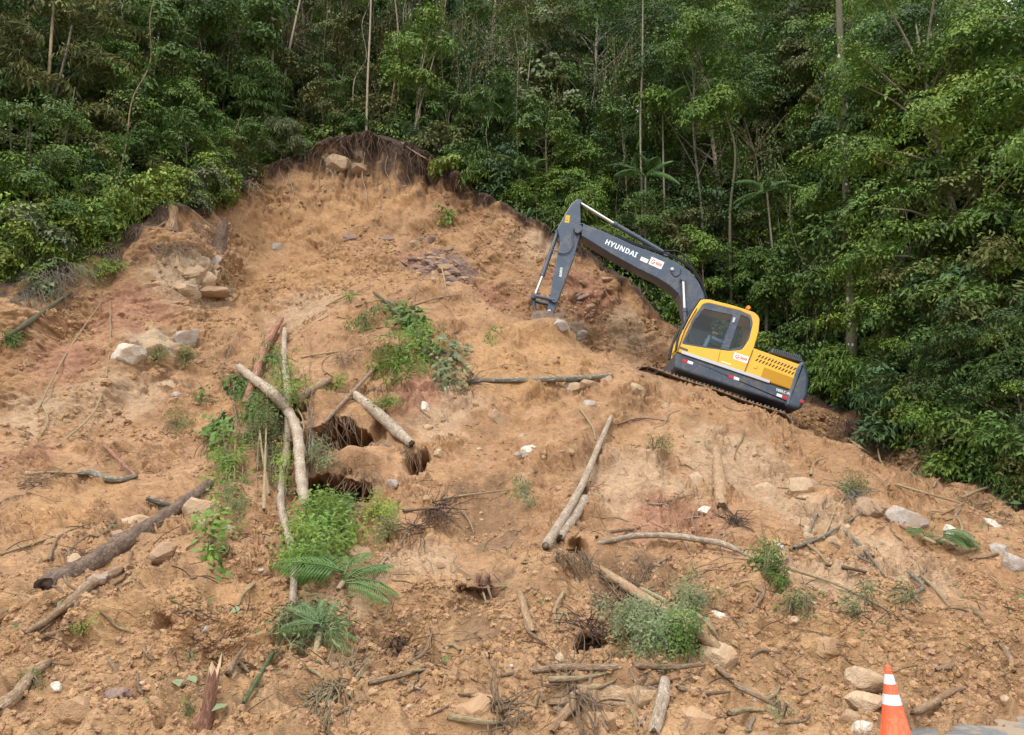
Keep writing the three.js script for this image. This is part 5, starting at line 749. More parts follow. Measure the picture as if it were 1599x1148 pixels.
// strewn stones, each its own
{
  const zoneD = (px, py) => py > 1000 ? 'in the loose soil at the debris toe' : px < 420 ? 'on the soil round the long dark log' : px < 720 ? 'on the soil round the broken trunks' : px < 1000 ? 'on the smooth run of the slide' : 'on the open slope below the excavator';
  setSeed(4242);
  for (let i = 0; i < 95; i++) { const s0 = seed; const px = rr(10, 1590), py = rr(620, 1135); if (py < 640 + Math.max(0, (px - 1050) * 0.38) || (px < 330 && py < 720)) continue; const w = rr(7, 18), h = w * rr(0.55, 0.9), mt = pick(['tan', 'tan', 'brown', 'grey', 'muddy', 'muddy', 'brown', 'muddy']); const keep = seed; rockAt(px, py, w, h, mt, `small ${{ tan: 'tan', brown: 'brown', grey: 'greyish', muddy: 'mud-coloured' }[mt]} stone ${zoneD(px, py)}`, { group: 'stones strewn over the debris', sink: 0.1 }); setSeed(keep + 1); }
}
// ---------------------------------------------------------------- loose clods, too many to count
{
  setSeed(88); const vs = [0, 1, 2, 3].map(i => { const g = rockGeo(1, 0.8, 0.9, 300 + i, 2, 8, 0.35); return g; }), cm = new THREE.MeshStandardMaterial({ roughness: 0.95 });
  const t = new THREE.Group(); t.name = 'soil_clods'; scene.add(t); tag(t, 'loose clods and crumbs of orange soil covering the debris', 'soil', null, 'stuff');
  const lists = vs.map(() => []); setSeed(89); const pos = slopeGeo.attributes.position, nor = slopeGeo.attributes.normal, nu = UROWS.length;
  for (let i = 0; i < 104000; i++) {
    const onScarp = i >= 80000, v = i < 56000 ? 1 + 3.2 * Math.pow(rnd(), 0.9) : onScarp ? rr(6.8, 9.9) : rr(3.5, 9), j = VROWS.findIndex(q => q >= v), iu = Math.floor(rnd() * nu), k = j * nu + iu, x = pos.getX(k), y = pos.getY(k), z = pos.getZ(k);
    const m = fbm(x * 0.6 + 40, y * 0.6, z * 0.6, 3) + (v < 3 ? 0.25 : onScarp ? 0.0 : v > 6.3 ? -0.15 : -0.05); if (m < -0.05 + 0.1 * rnd()) continue;
    const s = (0.008 + 0.034 * Math.pow(rnd(), 5)) * (v < 3 ? 1.15 : v < 5 ? 1.2 : onScarp ? 2.6 : 1.5); const up = onScarp ? -0.35 : 0.2; lists[i & 3].push([x, y + s * Math.max(up, 0), z + s * Math.min(up, 0), s, v]);
  }
  lists.forEach((l, n) => { const m = shade(new THREE.InstancedMesh(vs[n], cm, l.length)); m.name = 'clods'; m.userData.kind = 'stuff'; l.forEach(([x, y, z, s, v], i) => { q4.setFromEuler(new THREE.Euler(rnd() * 6, rnd() * 6, rnd() * 6)); m.setMatrixAt(i, m4.compose(V(x, y, z), q4, V(s * rr(0.7, 1.4), s * rr(0.7, 1.1), s))); const k = rr(0.72, 1.1) * 0.86; c4.setRGB(0.43 * k, 0.255 * k, 0.135 * k * rr(0.85, 1.1)); m.setColorAt(i, c4); }); t.add(m); });
}
// ---------------------------------------------------------------- logs, branches and roots lying on the debris
function layPts(pix, r, lift = 0.6) {   // points on the ground along photo pixels, kept clear of bumps between the ends
  const raw = pix.map(([px, py]) => onPix(px, py) ?? basePix(px, py)), a = raw[0], b = raw[raw.length - 1];
  return raw.map((p, i) => { const [px, py] = pix[i], n = nPix(px, py), f = i / (raw.length - 1), Di = mix(-a.z, -b.z, f), D = Math.min(-p.z, Di + 0.25); return P(px, py, D).addScaledVector(n, r * lift); });
}
function log(name, label, pix, radii, bark, category = 'log', o = {}) {
  const pts = layPts(pix, Math.max(...radii), o.lift ?? 0.55), base = pts[0].clone(), t = o.bits ? thing(name, label, category, o.group, base) : null, loc = pts.map(p => p.clone().sub(base));
  const g = tube(loc, radii, Math.max(...radii) > 0.05 ? 12 : 7, o.step ?? 0.12, o.lumpy ?? 0.13);
  if (!t) { const m = single(name, g, bark, label, category, o.group); m.position.copy(base); return m; }
  part(o.main ?? 'trunk', g, bark, t); for (const [pn, pp, rr2, bk] of o.bits) { const q = layPts(pp, Math.max(...rr2), 0.7).map(p => p.sub(base)); if (o.joint !== false) { let best = loc[0]; const cv = new THREE.CatmullRomCurve3(loc); for (let k = 0; k <= 20; k++) { const c = cv.getPoint(k / 20); if (c.distanceTo(q[0]) < best.distanceTo(q[0])) best = c; } q.unshift(best.clone()); rr2.unshift(rr2[0]); } part(pn, tube(q, rr2, 6, 0.1), bk ?? bark, t); }
  return t;
}
setSeed(1001);
log('fallen_log', 'long dark log lying slantwise down the slope', [[328, 757], [290, 786], [250, 815], [195, 850], [130, 890], [74, 918]], [0.10, 0.13, 0.14, 0.15, 0.14], BARK.dark, 'log', { lumpy: 0.2, lift: 0.2, bits: [['branch', [[210, 838], [170, 846], [140, 838], [110, 860]], [0.035, 0.02, 0.01], BARK.root]] });
log('root_stock', 'bleached forked roots below the long dark log', [[188, 895], [150, 912], [110, 945], [75, 972], [42, 992]], [0.06, 0.07, 0.06, 0.045, 0.02], BARK.root, 'root', { lumpy: 0.25, bits: [['root', [[120, 945], [100, 985], [60, 1000], [50, 1020]], [0.03, 0.025, 0.012]], ['root', [[160, 905], [185, 915], [200, 890]], [0.04, 0.03, 0.015]], ['root', [[90, 965], [60, 990], [30, 1010]], [0.02, 0.015, 0.008]]] });
log('root_stock', 'thick bleached root at the debris toe', [[78, 1038], [50, 1060], [25, 1092], [-6, 1118]], [0.035, 0.055, 0.06, 0.07], BARK.root, 'root', { lumpy: 0.2 });
log('bent_log', 'thick bent trunk with mottled bark leaning over the root hollow', [[378, 588], [405, 607], [432, 632], [455, 660], [467, 695], [470, 740], [472, 785], [478, 818]], [0.10, 0.115, 0.12, 0.115, 0.11, 0.095, 0.08], BARK.pale, 'trunk', { lift: 2.6, lumpy: 0.2, bits: [['branch_stub', [[430, 628], [440, 618]], [0.04, 0.03]]] });
log('splintered_log', 'reddish splintered trunk top leaning above the green creepers', [[443, 506], [425, 535], [412, 570], [402, 605], [390, 640]], [0.07, 0.12, 0.12, 0.11, 0.09], BARK.red, 'trunk', { lift: 1.6, lumpy: 0.22 });
log('standing_log', 'slender mottled trunk standing upright through the green creepers', [[447, 520], [447, 570], [452, 625], [452, 680], [445, 740], [438, 790], [448, 840], [458, 900], [456, 960]], [0.07, 0.075, 0.085, 0.085, 0.085, 0.075, 0.065, 0.055, 0.045], BARK.pale, 'trunk', { lift: 1.5, lumpy: 0.2, bits: [['branch', [[452, 650], [478, 640], [495, 628]], [0.03, 0.02, 0.01]]] });
log('short_log', 'short brown log beside the standing trunks', [[463, 632], [485, 614], [514, 597]], [0.10, 0.095, 0.085], BARK.brown);
log('thin_pole', 'thin brown pole lying above the square hollow', [[505, 666], [540, 628], [586, 578]], [0.045, 0.05, 0.045], BARK.brown, 'branch', { lift: 1.4 });
log('barkless_log', 'thick barkless pale log above the square hollow', [[553, 622], [590, 652], [618, 678], [642, 698]], [0.10, 0.13, 0.14, 0.10], BARK.pale, 'log', { lift: 0.8 });
log('horizontal_log', 'long thin mossy log lying level across the slope', [[705, 601], [740, 598], [800, 597], [860, 596], [905, 594], [955, 590]], [0.05, 0.06, 0.065, 0.075, 0.075, 0.06], BARK.grey, 'log', { lift: 0.9 });
log('pale_log', 'long pale straight log pointing down the slope', [[954, 655], [935, 700], [908, 765], [880, 815], [852, 861]], [0.05, 0.06, 0.07, 0.075, 0.075], BARK.pale, 'log', { lift: 1.0, lumpy: 0.07 });
log('stub_log', 'short thick pale log beside the long straight one', [[913, 786], [895, 815], [874, 848]], [0.105, 0.10, 0.085], BARK.pale, 'log', { lift: 0.8 });
log('fallen_branch', 'long crooked pale branch lying across the lower slope', [[902, 862], [950, 850], [1000, 841], [1050, 842], [1095, 848], [1130, 855], [1178, 878]], [0.02, 0.04, 0.05, 0.05, 0.05, 0.045, 0.025], BARK.pale, 'branch', { lift: 1, bits: [['twig', [[1100, 850], [1125, 835], [1150, 832]], [0.02, 0.015, 0.008]]] });
log('fallen_branch', 'short brown branch above the long crooked branch', [[932, 840], [960, 831], [988, 828]], [0.03, 0.035, 0.03], BARK.root, 'branch');
log('hooked_branch', 'hooked mossy branch on the bare soil of the left slope'.replace('left slope', 'ledge'), [[124, 744], [145, 743], [165, 752], [190, 754], [212, 748]], [0.05, 0.065, 0.06, 0.055, 0.045], BARK.grey, 'branch', { lift: 1.0 });
log('fallen_branch', 'reddish stick leaning against the hooked mossy branch', [[163, 700], [185, 722], [214, 750]], [0.045, 0.04, 0.03], BARK.red, 'branch', { lift: 1.4 });
log('muddy_log', 'mud-caked log half buried in the open slope', [[1118, 700], [1121, 730], [1124, 760], [1126, 792]], [0.09, 0.11, 0.12, 0.11], BARK.muddy, 'log', { lift: 0.2 });
log('fallen_branch', 'long muddy branch above the heap at the toe', [[832, 1054], [880, 1048], [940, 1049], [1000, 1046], [1050, 1048], [1100, 1044]], [0.03, 0.04, 0.035, 0.03, 0.028, 0.02], BARK.root, 'branch', { lift: 1 });
log('slanted_log', 'slanted grey log crossing the hollow of crushed leaves', [[938, 900], [985, 930], [1040, 965], [1080, 992], [1115, 1018]], [0.06, 0.07, 0.065, 0.065, 0.06], BARK.muddy, 'log', { lift: 1.3 });
log('root_stock', 'massive muddy root stock in the heap at the toe', [[860, 1095], [905, 1090], [950, 1088], [1000, 1095], [1045, 1085]], [0.05, 0.12, 0.14, 0.13, 0.05], BARK.muddy, 'root', { lumpy: 0.6, lift: -0.1, bits: [['root', [[905, 1100], [880, 1125], [862, 1148]], [0.06, 0.05, 0.04]], ['root', [[980, 1090], [1010, 1060], [1060, 1050]], [0.03, 0.02, 0.012]], ['root', [[930, 1095], [938, 1125], [950, 1145]], [0.03, 0.02, 0.012]]] });
log('broken_branch', 'broken branch with a torn red end sticking out of the heap', [[1038, 1072], [1036, 1095], [1030, 1118], [1022, 1150]], [0.055, 0.06, 0.055, 0.06], BARK.pale, 'branch', { lift: 0.8, bits: [['torn_end', [[1045, 1062], [1030, 1068], [1062, 1062]], [0.03, 0.02, 0.01], BARK.red]] });
log('green_pole', 'green bamboo-like stem sloping down to the soil', [[442, 1000], [425, 1030], [402, 1070], [380, 1108]], [0.018, 0.024, 0.026, 0.022], BARK.green, 'branch', { lift: 2.5, lumpy: 0.04 });
log('mossy_log', 'dark mossy log under the grassy ledge', [[112, 460], [80, 482], [45, 508], [10, 532]], [0.05, 0.07, 0.075, 0.06], BARK.mossy, 'log', { lift: 1.2 });
log('forest_branch', 'long straw-coloured branch reaching out of the forest edge', [[1500, 785], [1530, 772], [1562, 762], [1592, 742]], [0.03, 0.03, 0.025, 0.015], BARK.straw, 'branch', { lift: 3.5, bits: [['twig', [[1570, 758], [1580, 752], [1590, 756]], [0.012, 0.008, 0.005]]] });
log('fallen_branch', 'pale branch lying on the bank below the excavator’s tail', [[1325, 687], [1345, 702], [1368, 716]], [0.03, 0.03, 0.02], BARK.straw, 'branch', { lift: 1.5 });
log('fallen_branch', 'dark stick among grey branches on the open slope', [[1290, 886], [1320, 890], [1352, 897]], [0.025, 0.028, 0.022], BARK.dark, 'branch', { lift: 1.2 });
log('fallen_branch', 'stubby branch near the grey boulder', [[1515, 876], [1540, 872], [1556, 868]], [0.03, 0.04, 0.03], BARK.muddy, 'branch', { lift: 1 });
log('fallen_branch', 'short stub sticking out of the loose soil behind the cone', [[1462, 1050], [1474, 1046], [1488, 1042]], [0.025, 0.03, 0.025], BARK.muddy, 'branch', { lift: 1 });
log('root_stock', 'muddy twisted root behind the traffic cone', [[1424, 1118], [1440, 1112], [1460, 1102], [1485, 1085], [1505, 1080]], [0.03, 0.04, 0.035, 0.03, 0.02], BARK.muddy, 'root', { lift: 1, lumpy: 0.3 });
log('fallen_branch', 'short thick stub poking out of the lower bank', [[812, 930], [820, 960], [830, 988]], [0.045, 0.05, 0.05], BARK.muddy, 'branch', { lift: 0.8 });
log('fallen_branch', 'pale curved root on the lower bank beside the reddish block', [[640, 828], [618, 860], [598, 880], [582, 908]], [0.015, 0.02, 0.02, 0.012], BARK.straw, 'root', { lift: 1.2 });
log('fallen_branch', 'stub end of log above the long dark log', [[232, 784], [250, 790], [264, 794]], [0.05, 0.06, 0.05], BARK.grey, 'branch', { lift: 1 });
log('fallen_branch', 'thin dark mossy bough arching over the leafy debris', [[585, 462], [610, 482], [640, 515], [680, 545], [715, 568], [738, 590]], [0.04, 0.05, 0.05, 0.045, 0.04, 0.03], BARK.mossy, 'branch', { lift: 2.2 });
log('fallen_branch', 'thin pole standing at the edge of the right-hand bank'.replace('right-hand ', 'root-hung '), [[1560, 1010], [1575, 1030], [1582, 1052]], [0.03, 0.035, 0.03], BARK.muddy, 'branch', { lift: 1 });
// thin branches and roots, one by one
{
  const S = [
    ['straw', [[470, 560], [520, 552], [566, 548]]], ['straw', [[420, 775], [408, 690], [404, 640]]], ['straw', [[412, 800], [415, 720], [418, 650]]], ['pale', [[690, 640], [700, 660]]], ['straw', [[690, 782], [740, 775], [795, 768]]], ['root', [[630, 802], [680, 798], [730, 800]]], ['straw', [[720, 800], [732, 815], [740, 835]]],
    ['straw', [[1285, 845], [1300, 810], [1318, 778]]], ['grey', [[1240, 860], [1280, 845], [1330, 815], [1350, 800]]], ['grey', [[1262, 840], [1275, 805], [1290, 780]]], ['straw', [[1262, 855], [1280, 870], [1292, 885]]], ['grey', [[1320, 835], [1350, 865], [1380, 905]]], ['grey', [[1300, 850], [1340, 872], [1365, 885]]], ['straw', [[1225, 890], [1300, 915], [1370, 950], [1400, 972]]], ['straw', [[1265, 745], [1272, 725], [1292, 718]]], ['straw', [[1490, 850], [1502, 830], [1492, 805]]], ['straw', [[1440, 905], [1465, 930], [1482, 952]]], ['grey', [[1420, 900], [1440, 925], [1420, 935], [1395, 925]]], ['root', [[1170, 960], [1190, 935], [1195, 915]]], ['straw', [[1080, 960], [1110, 985], [1122, 1005]]], ['straw', [[1000, 925], [1050, 950], [1090, 970], [1120, 990]]],
    ['root', [[925, 1050], [920, 1090], [935, 1130]]], ['straw', [[890, 1078], [930, 1082], [960, 1070]]], ['straw', [[860, 1070], [910, 1068], [950, 1060]]], ['root', [[985, 1050], [1000, 1085], [1005, 1100]]], ['root', [[1060, 1082], [1100, 1090], [1140, 1088]]], ['root', [[1150, 1080], [1190, 1100], [1215, 1115]]], ['straw', [[1195, 1100], [1210, 1090], [1218, 1075]]], ['root', [[1120, 1050], [1150, 1075], [1160, 1092]]], ['straw', [[1140, 1125], [1170, 1118], [1195, 1120]]], ['root', [[170, 1035], [180, 1050], [185, 1085], [200, 1115]]], ['straw', [[385, 1055], [372, 1040], [360, 1062]]], ['root', [[355, 1060], [368, 1035], [388, 1008]]], ['root', [[225, 1010], [228, 1025], [238, 1035]]], ['straw', [[395, 918], [378, 935], [373, 950]]], ['root', [[575, 1075], [640, 1060], [690, 1042]]], ['root', [[640, 1040], [665, 1020], [675, 990]]], ['straw', [[545, 1095], [560, 1060], [575, 1040]]], ['straw', [[700, 1130], [780, 1140], [830, 1120]]], ['straw', [[0, 870], [60, 850], [140, 820]]], ['root', [[75, 880], [90, 845], [105, 835]]], ['straw', [[40, 745], [90, 742], [130, 745]]], ['straw', [[60, 640], [100, 560], [160, 470]]], ['straw', [[90, 700], [150, 640], [170, 560], [172, 470]]], ['straw', [[65, 630], [75, 660], [60, 690]]], ['brown', [[960, 665], [1000, 655], [1045, 660]]], ['straw', [[905, 640], [925, 670], [930, 690]]], ['root', [[820, 940], [825, 990], [850, 1010]]], ['straw', [[915, 870], [900, 905], [912, 935]]], ['straw', [[880, 930], [865, 960], [872, 985]]], ['straw', [[745, 905], [752, 925], [760, 948]]], ['root', [[760, 900], [762, 920], [768, 940]]], ['straw', [[870, 975], [880, 960], [895, 985]]], ['root', [[1010, 700], [1030, 720], [1035, 745]]], ['straw', [[1555, 790], [1570, 800], [1590, 815]]], ['straw', [[1400, 760], [1450, 775], [1500, 790]]], ['root', [[1425, 705], [1432, 715], [1410, 720]]], ['straw', [[1370, 690], [1375, 720], [1390, 740]]], ['straw', [[690, 420], [694, 440], [700, 470]]], ['straw', [[510, 480], [540, 465], [565, 462]]], ['root', [[640, 480], [690, 466], [720, 462]]], ['straw', [[555, 480], [600, 470], [630, 490]]], ['straw', [[1100, 690], [1105, 705]]], ['root', [[1220, 700], [1225, 712]]],
  ];
  S.forEach(([b, pix], i) => { const cx = pix[0][0], cy = pix[0][1]; const where = cy > 1030 ? 'in the heap at the toe' : cx < 330 ? 'on the soil near the ledge' : cx < 620 ? 'round the broken trunks' : cx < 860 ? 'beside the smooth run of the slide' : cx < 1180 ? 'round the hollow of crushed leaves' : 'among the stones of the open slope'; log('thin_branch', `thin ${{ straw: 'straw-coloured', grey: 'grey', root: 'brown', pale: 'pale', brown: 'brown' }[b]} branch ${where}`, pix, [0.02 + 0.008 * (i % 3), 0.022, 0.012], BARK[b], 'branch', { lift: 1.6, group: 'thin branches strewn over the debris', step: 0.1 }); });
}
{
  setSeed(515); const zones = [[1180, 1580, 740, 960, 26, 'on the open slope among the stones'], [900, 1180, 870, 1030, 22, 'near the hollow of crushed leaves'], [760, 1340, 1040, 1140, 26, 'in the heap at the toe'], [480, 740, 1010, 1130, 14, 'on the lower bank near the dry straw heap'], [20, 330, 780, 1100, 18, 'on the soil round the long dark log'], [460, 740, 470, 640, 16, 'among the leafy debris'], [960, 1180, 640, 840, 12, 'on the open slope below the track'], [1380, 1590, 730, 830, 12, 'under the root-hung bank']];
  for (const [x0, x1, y0, y1, n, where] of zones) for (let i = 0; i < n; i++) { let x = rr(x0, x1), y = rr(y0, y1), a = rnd() * 6.28; const L = rr(14, 34), pix = [[x, y]]; for (let k = 0; k < 3; k++) { a += gauss() * 0.6; x += Math.cos(a) * L * 0.6; y += Math.sin(a) * L * 0.5; pix.push([x, Math.min(1146, y)]); } const b = pick(['straw', 'root', 'root', 'pale', 'brown']), r = rr(0.008, 0.02); log('bare_root', `bare ${{ straw: 'straw-coloured', root: 'light brown', pale: 'pale', brown: 'brown' }[b]} root ${where}`, pix, [r, r, r * 0.5], BARK[b], 'root', { lift: 1.6, group: 'bare roots strewn over the debris', step: 0.08 }); }
}
// root tangles: thin roots that leave one spot
function rootTangle(px, py, n, len, label, bark, o = {}) {
  const p = onPix(px, py); if (!p) return; const s = -p.z / FOCAL, nn = nPix(px, py), list = [];
  const R = len * s;
  for (let k = 0; k < n; k++) { const a = o.down ? -1.57 + gauss() * (o.fan ?? 0.6) : rnd() * 6.28, L = R * rr(0.4, 1.15), c0 = o.down ? V(gauss() * R * 0.55, gauss() * R * 0.12, 0) : V(gauss() * R * 0.28, gauss() * R * 0.2, 0), pts = [V(c0.x * 0.8, c0.y * 0.8 + (o.down ? 0.05 : 0), -0.06)]; let q = c0.clone().add(V(0, 0, rr(0.01, 0.06))), h = a;
    for (let m = 1; m <= 5; m++) { h += gauss() * (o.down ? 0.35 : 0.6); q = q.clone().add(V(Math.cos(h) * L / 5, Math.sin(h) * L / 5, o.down ? gauss() * 0.03 : gauss() * 0.05)); const sl = -(nn.y / Math.max(0.3, nn.z)) * q.y; pts.push(V(q.x, q.y, Math.max(q.z, o.down ? -0.02 : 0) + (o.down ? 0 : sl * 0.8))); } list.push(tube(pts, [rr(0.005, 0.013), 0.007, 0.003], 4, 0.1)); }
  const m = single('root_tangle', merge(list), bark, label, 'roots', o.group); m.position.copy(p).addScaledVector(nn, 0.05); return m;
}
setSeed(2002);
rootTangle(730, 600, 26, 34, 'round tangle of dark roots below the leafy debris', BARK.darkroot); rootTangle(600, 695, 18, 40, 'fan of pale roots hanging beside the square hollow', BARK.pale, { down: 1, fan: 0.3 });
rootTangle(530, 655, 34, 60, 'curtain of fine roots hanging over the square hollow', BARK.root, { down: 1, fan: 0.25 }); rootTangle(500, 700, 34, 90, 'dense dark root mat hanging below the bent trunk', BARK.brown, { down: 1, fan: 0.4 }); rootTangle(560, 745, 30, 60, 'dark roots hanging over the lower cave', BARK.root, { down: 1, fan: 0.4 }); rootTangle(648, 705, 24, 56, 'roots hanging over the small side hole', BARK.root, { down: 1, fan: 0.5 });
rootTangle(680, 800, 46, 60, 'spiky tangle of dark brown roots on the slope', BARK.darkroot); rootTangle(650, 830, 26, 44, 'lower part of spiky brown root tangle beside mossy soil', BARK.darkroot);
rootTangle(1145, 815, 40, 34, 'dark red root ball beside the mud-caked log', BARK.darkroot); rootTangle(912, 770, 30, 38, 'reddish fibrous roots beside the stub log', BARK.red);
rootTangle(885, 875, 36, 66, 'hanging roots around the small cave under the crooked branch', BARK.root, { down: 1, fan: 0.7 }); rootTangle(985, 935, 70, 80, 'wiry heap of pale roots above the crushed leaves', BARK.root); rootTangle(925, 985, 30, 50, 'dark roots beside the dark flat rock', BARK.darkroot); rootTangle(1010, 890, 30, 60, 'thin roots under the crooked branch', BARK.root, { down: 1, fan: 0.9 });
rootTangle(520, 1085, 70, 60, 'heap of dry straw-like roots at the foot of the palm', BARK.straw); rootTangle(620, 1020, 30, 60, 'dark fibrous roots on the lower bank', BARK.darkroot); rootTangle(755, 910, 26, 30, 'reddish roots above the lower hollow', BARK.red, { down: 1 }); rootTangle(650, 545, 30, 44, 'dark root mass behind the leafy debris', BARK.darkroot); rootTangle(540, 560, 26, 50, 'pale thin roots beside the leafy debris', BARK.root); rootTangle(590, 610, 24, 40, 'roots below the bright leafy debris', BARK.root, { down: 1, fan: 0.9 });
rootTangle(900, 1075, 36, 70, 'tangle of pale roots over the massive root stock', BARK.root); rootTangle(780, 1120, 24, 60, 'thin roots beside the big mud-covered boulder', BARK.root); rootTangle(1330, 770, 40, 50, 'wiry grey twigs above the big brown rock', BARK.grey); rootTangle(45, 760, 26, 50, 'brown roots on the soil below the ledge wall', BARK.root); rootTangle(260, 600, 40, 90, 'dry dangling roots in the seam of the scarp', BARK.grey, { down: 1, fan: 0.3 }); rootTangle(330, 860, 26, 50, 'dry roots beside the hanging creeper leaves', BARK.root, { down: 1, fan: 0.7 }); rootTangle(370, 690, 40, 110, 'long creeper roots hanging down beside the bent trunk', BARK.root, { down: 1, fan: 0.4 }); rootTangle(430, 690, 30, 120, 'pale stems hanging between the trunks', BARK.straw, { down: 1, fan: 0.2 });
rootTangle(285, 385, 50, 60, 'matted roots between the two split stumps', BARK.root); rootTangle(60, 430, 70, 80, 'grey dry stalks hanging over the ledge edge', BARK.grey, { down: 1, fan: 0.8 }); rootTangle(180, 395, 60, 70, 'dry roots hanging from the ledge beside the burnt stump', BARK.root, { down: 1, fan: 0.9 }); rootTangle(30, 455, 40, 60, 'bleached roots at the low end of the ledge', BARK.grey, { down: 1, fan: 0.8 });
for (const [px, py, n, l, lb] of [[20, 470, 60, 70, 'grey dead brush spilling over the lowest ledge corner'], [95, 420, 70, 70, 'grey dead brush below the charred stump'], [150, 395, 50, 60, 'grey dead stalks above the hanging weeds'], [215, 360, 60, 70, 'matted brown brush between the weeds and the split stumps'], [300, 350, 50, 50, 'tangled roots round the soil mound on the ledge'], [250, 385, 50, 60, 'hanging brown roots on the shoulder beside the bedrock'], [380, 285, 40, 40, 'dry root fringe on the sloping scar edge'], [500, 240, 60, 50, 'dark root fringe beside the pale blocky rock'], [590, 232, 70, 60, 'dark root mat overhanging the top of the scar'], [650, 250, 50, 50, 'dark root fringe beside the broad-leaved shrub'], [1340, 660, 60, 60, 'dark red roots hanging from the bank behind the excavator'], [1400, 700, 60, 60, 'dark red roots hanging along the low bank'], [1470, 740, 60, 60, 'straw-coloured roots at the low bank’s foot'], [1540, 790, 50, 50, 'dry roots where the forest edge meets the debris'], [900, 400, 40, 40, 'root fringe at the scar edge behind the arm'], [790, 340, 40, 40, 'root fringe at the scar edge below the bright palm']]) rootTangle(px, py, n, l, lb, lb.includes('grey') ? BARK.grey : lb.includes('straw') || lb.includes('dry') ? BARK.straw : lb.includes('dark') ? BARK.darkroot : BARK.brown, { down: 1, fan: 0.9 });
{ setSeed(808); const B = ['straw', 'grey', 'root', 'brown', 'pale']; for (let i = 0; i < 46; i++) { const x = 345 + 150 * rnd(), y = 545 + 190 * rnd() - (x - 345) * 0.2, L = rr(50, 130), b = pick(B), dx = gauss() * 14, r = rr(0.008, 0.022); log('creeper_stem', `${{ straw: 'straw-coloured', grey: 'grey', root: 'light brown', brown: 'brown', pale: 'pale' }[b]} creeper stem hanging among the standing trunks`, [[x, y], [x + dx * 0.4 + gauss() * 4, y + L * 0.35], [x + dx * 0.7 + gauss() * 5, y + L * 0.7], [x + dx, y + L]], [r, r * 0.9, r * 0.5], BARK[b], 'creeper', { lift: rr(2, 9), group: 'creeper stems hanging among the trunks', step: 0.1 }); } }
// fine roots and dark humus fringe all along the lip: uncountable
{
  const g = new THREE.Group(); g.name = 'hanging_rootlets'; scene.add(g); tag(g, 'fine dark rootlets hanging from the torn edge of the forest floor', 'roots', null, 'stuff'); setSeed(31);
  const vs = [0, 1, 2, 3].map(() => tube([V(0, 0.05, -0.1), V(gauss() * 0.06, -0.2, 0.05), V(gauss() * 0.14, -0.55, 0.06), V(gauss() * 0.2, -1, 0.05)], [0.008, 0.006, 0.003], 4, 0.12)), mats = [BARK.darkroot, BARK.root, BARK.darkroot, BARK.brown];
  vs.forEach((geo, n) => { const N = 420, m = shade(new THREE.InstancedMesh(geo, mats[n], N)); m.name = 'rootlets'; m.userData.kind = 'stuff'; for (let i = 0; i < N; i++) { const px = rr(-60, 1600), u = lipU(px), p = slopePoint(u, LIPROW - rr(-0.1, 0.55)); q4.setFromEuler(new THREE.Euler(0, rr(-0.7, 0.7), gauss() * 0.4)); const s = rr(0.25, 1.0) * (px > 470 && px < 680 ? 1.25 : 0.9); m.setMatrixAt(i, m4.compose(p.add(V(0, 0, 0.05)), q4, V(s, s, s))); } g.add(m); });
}
for (const [px, py, l, b] of [[502, 250, 90, 'brown'], [533, 235, 60, 'brown'], [570, 240, 100, 'pale'], [592, 240, 120, 'brown'], [606, 245, 60, 'brown'], [410, 245, 60, 'pale'], [455, 245, 90, 'pale'], [440, 250, 50, 'pale'], [640, 250, 60, 'brown'], [620, 240, 80, 'brown']]) log('hanging_root', `thin ${b} root dangling down the face under the scar’s top edge`, [[px, py], [px - 4, py + l * 0.35], [px + 3, py + l * 0.7], [px - 8, py + l]], [0.022, 0.018, 0.012, 0.006], BARK[b], 'root', { lift: 3, group: 'roots dangling under the top edge' });
log('hanging_root', 'pale crooked root reaching from the scar’s top to the broad-leaved shrub', [[628, 225], [650, 240], [672, 252], [690, 262]], [0.03, 0.025, 0.018], BARK.pale, 'root', { lift: 3 });
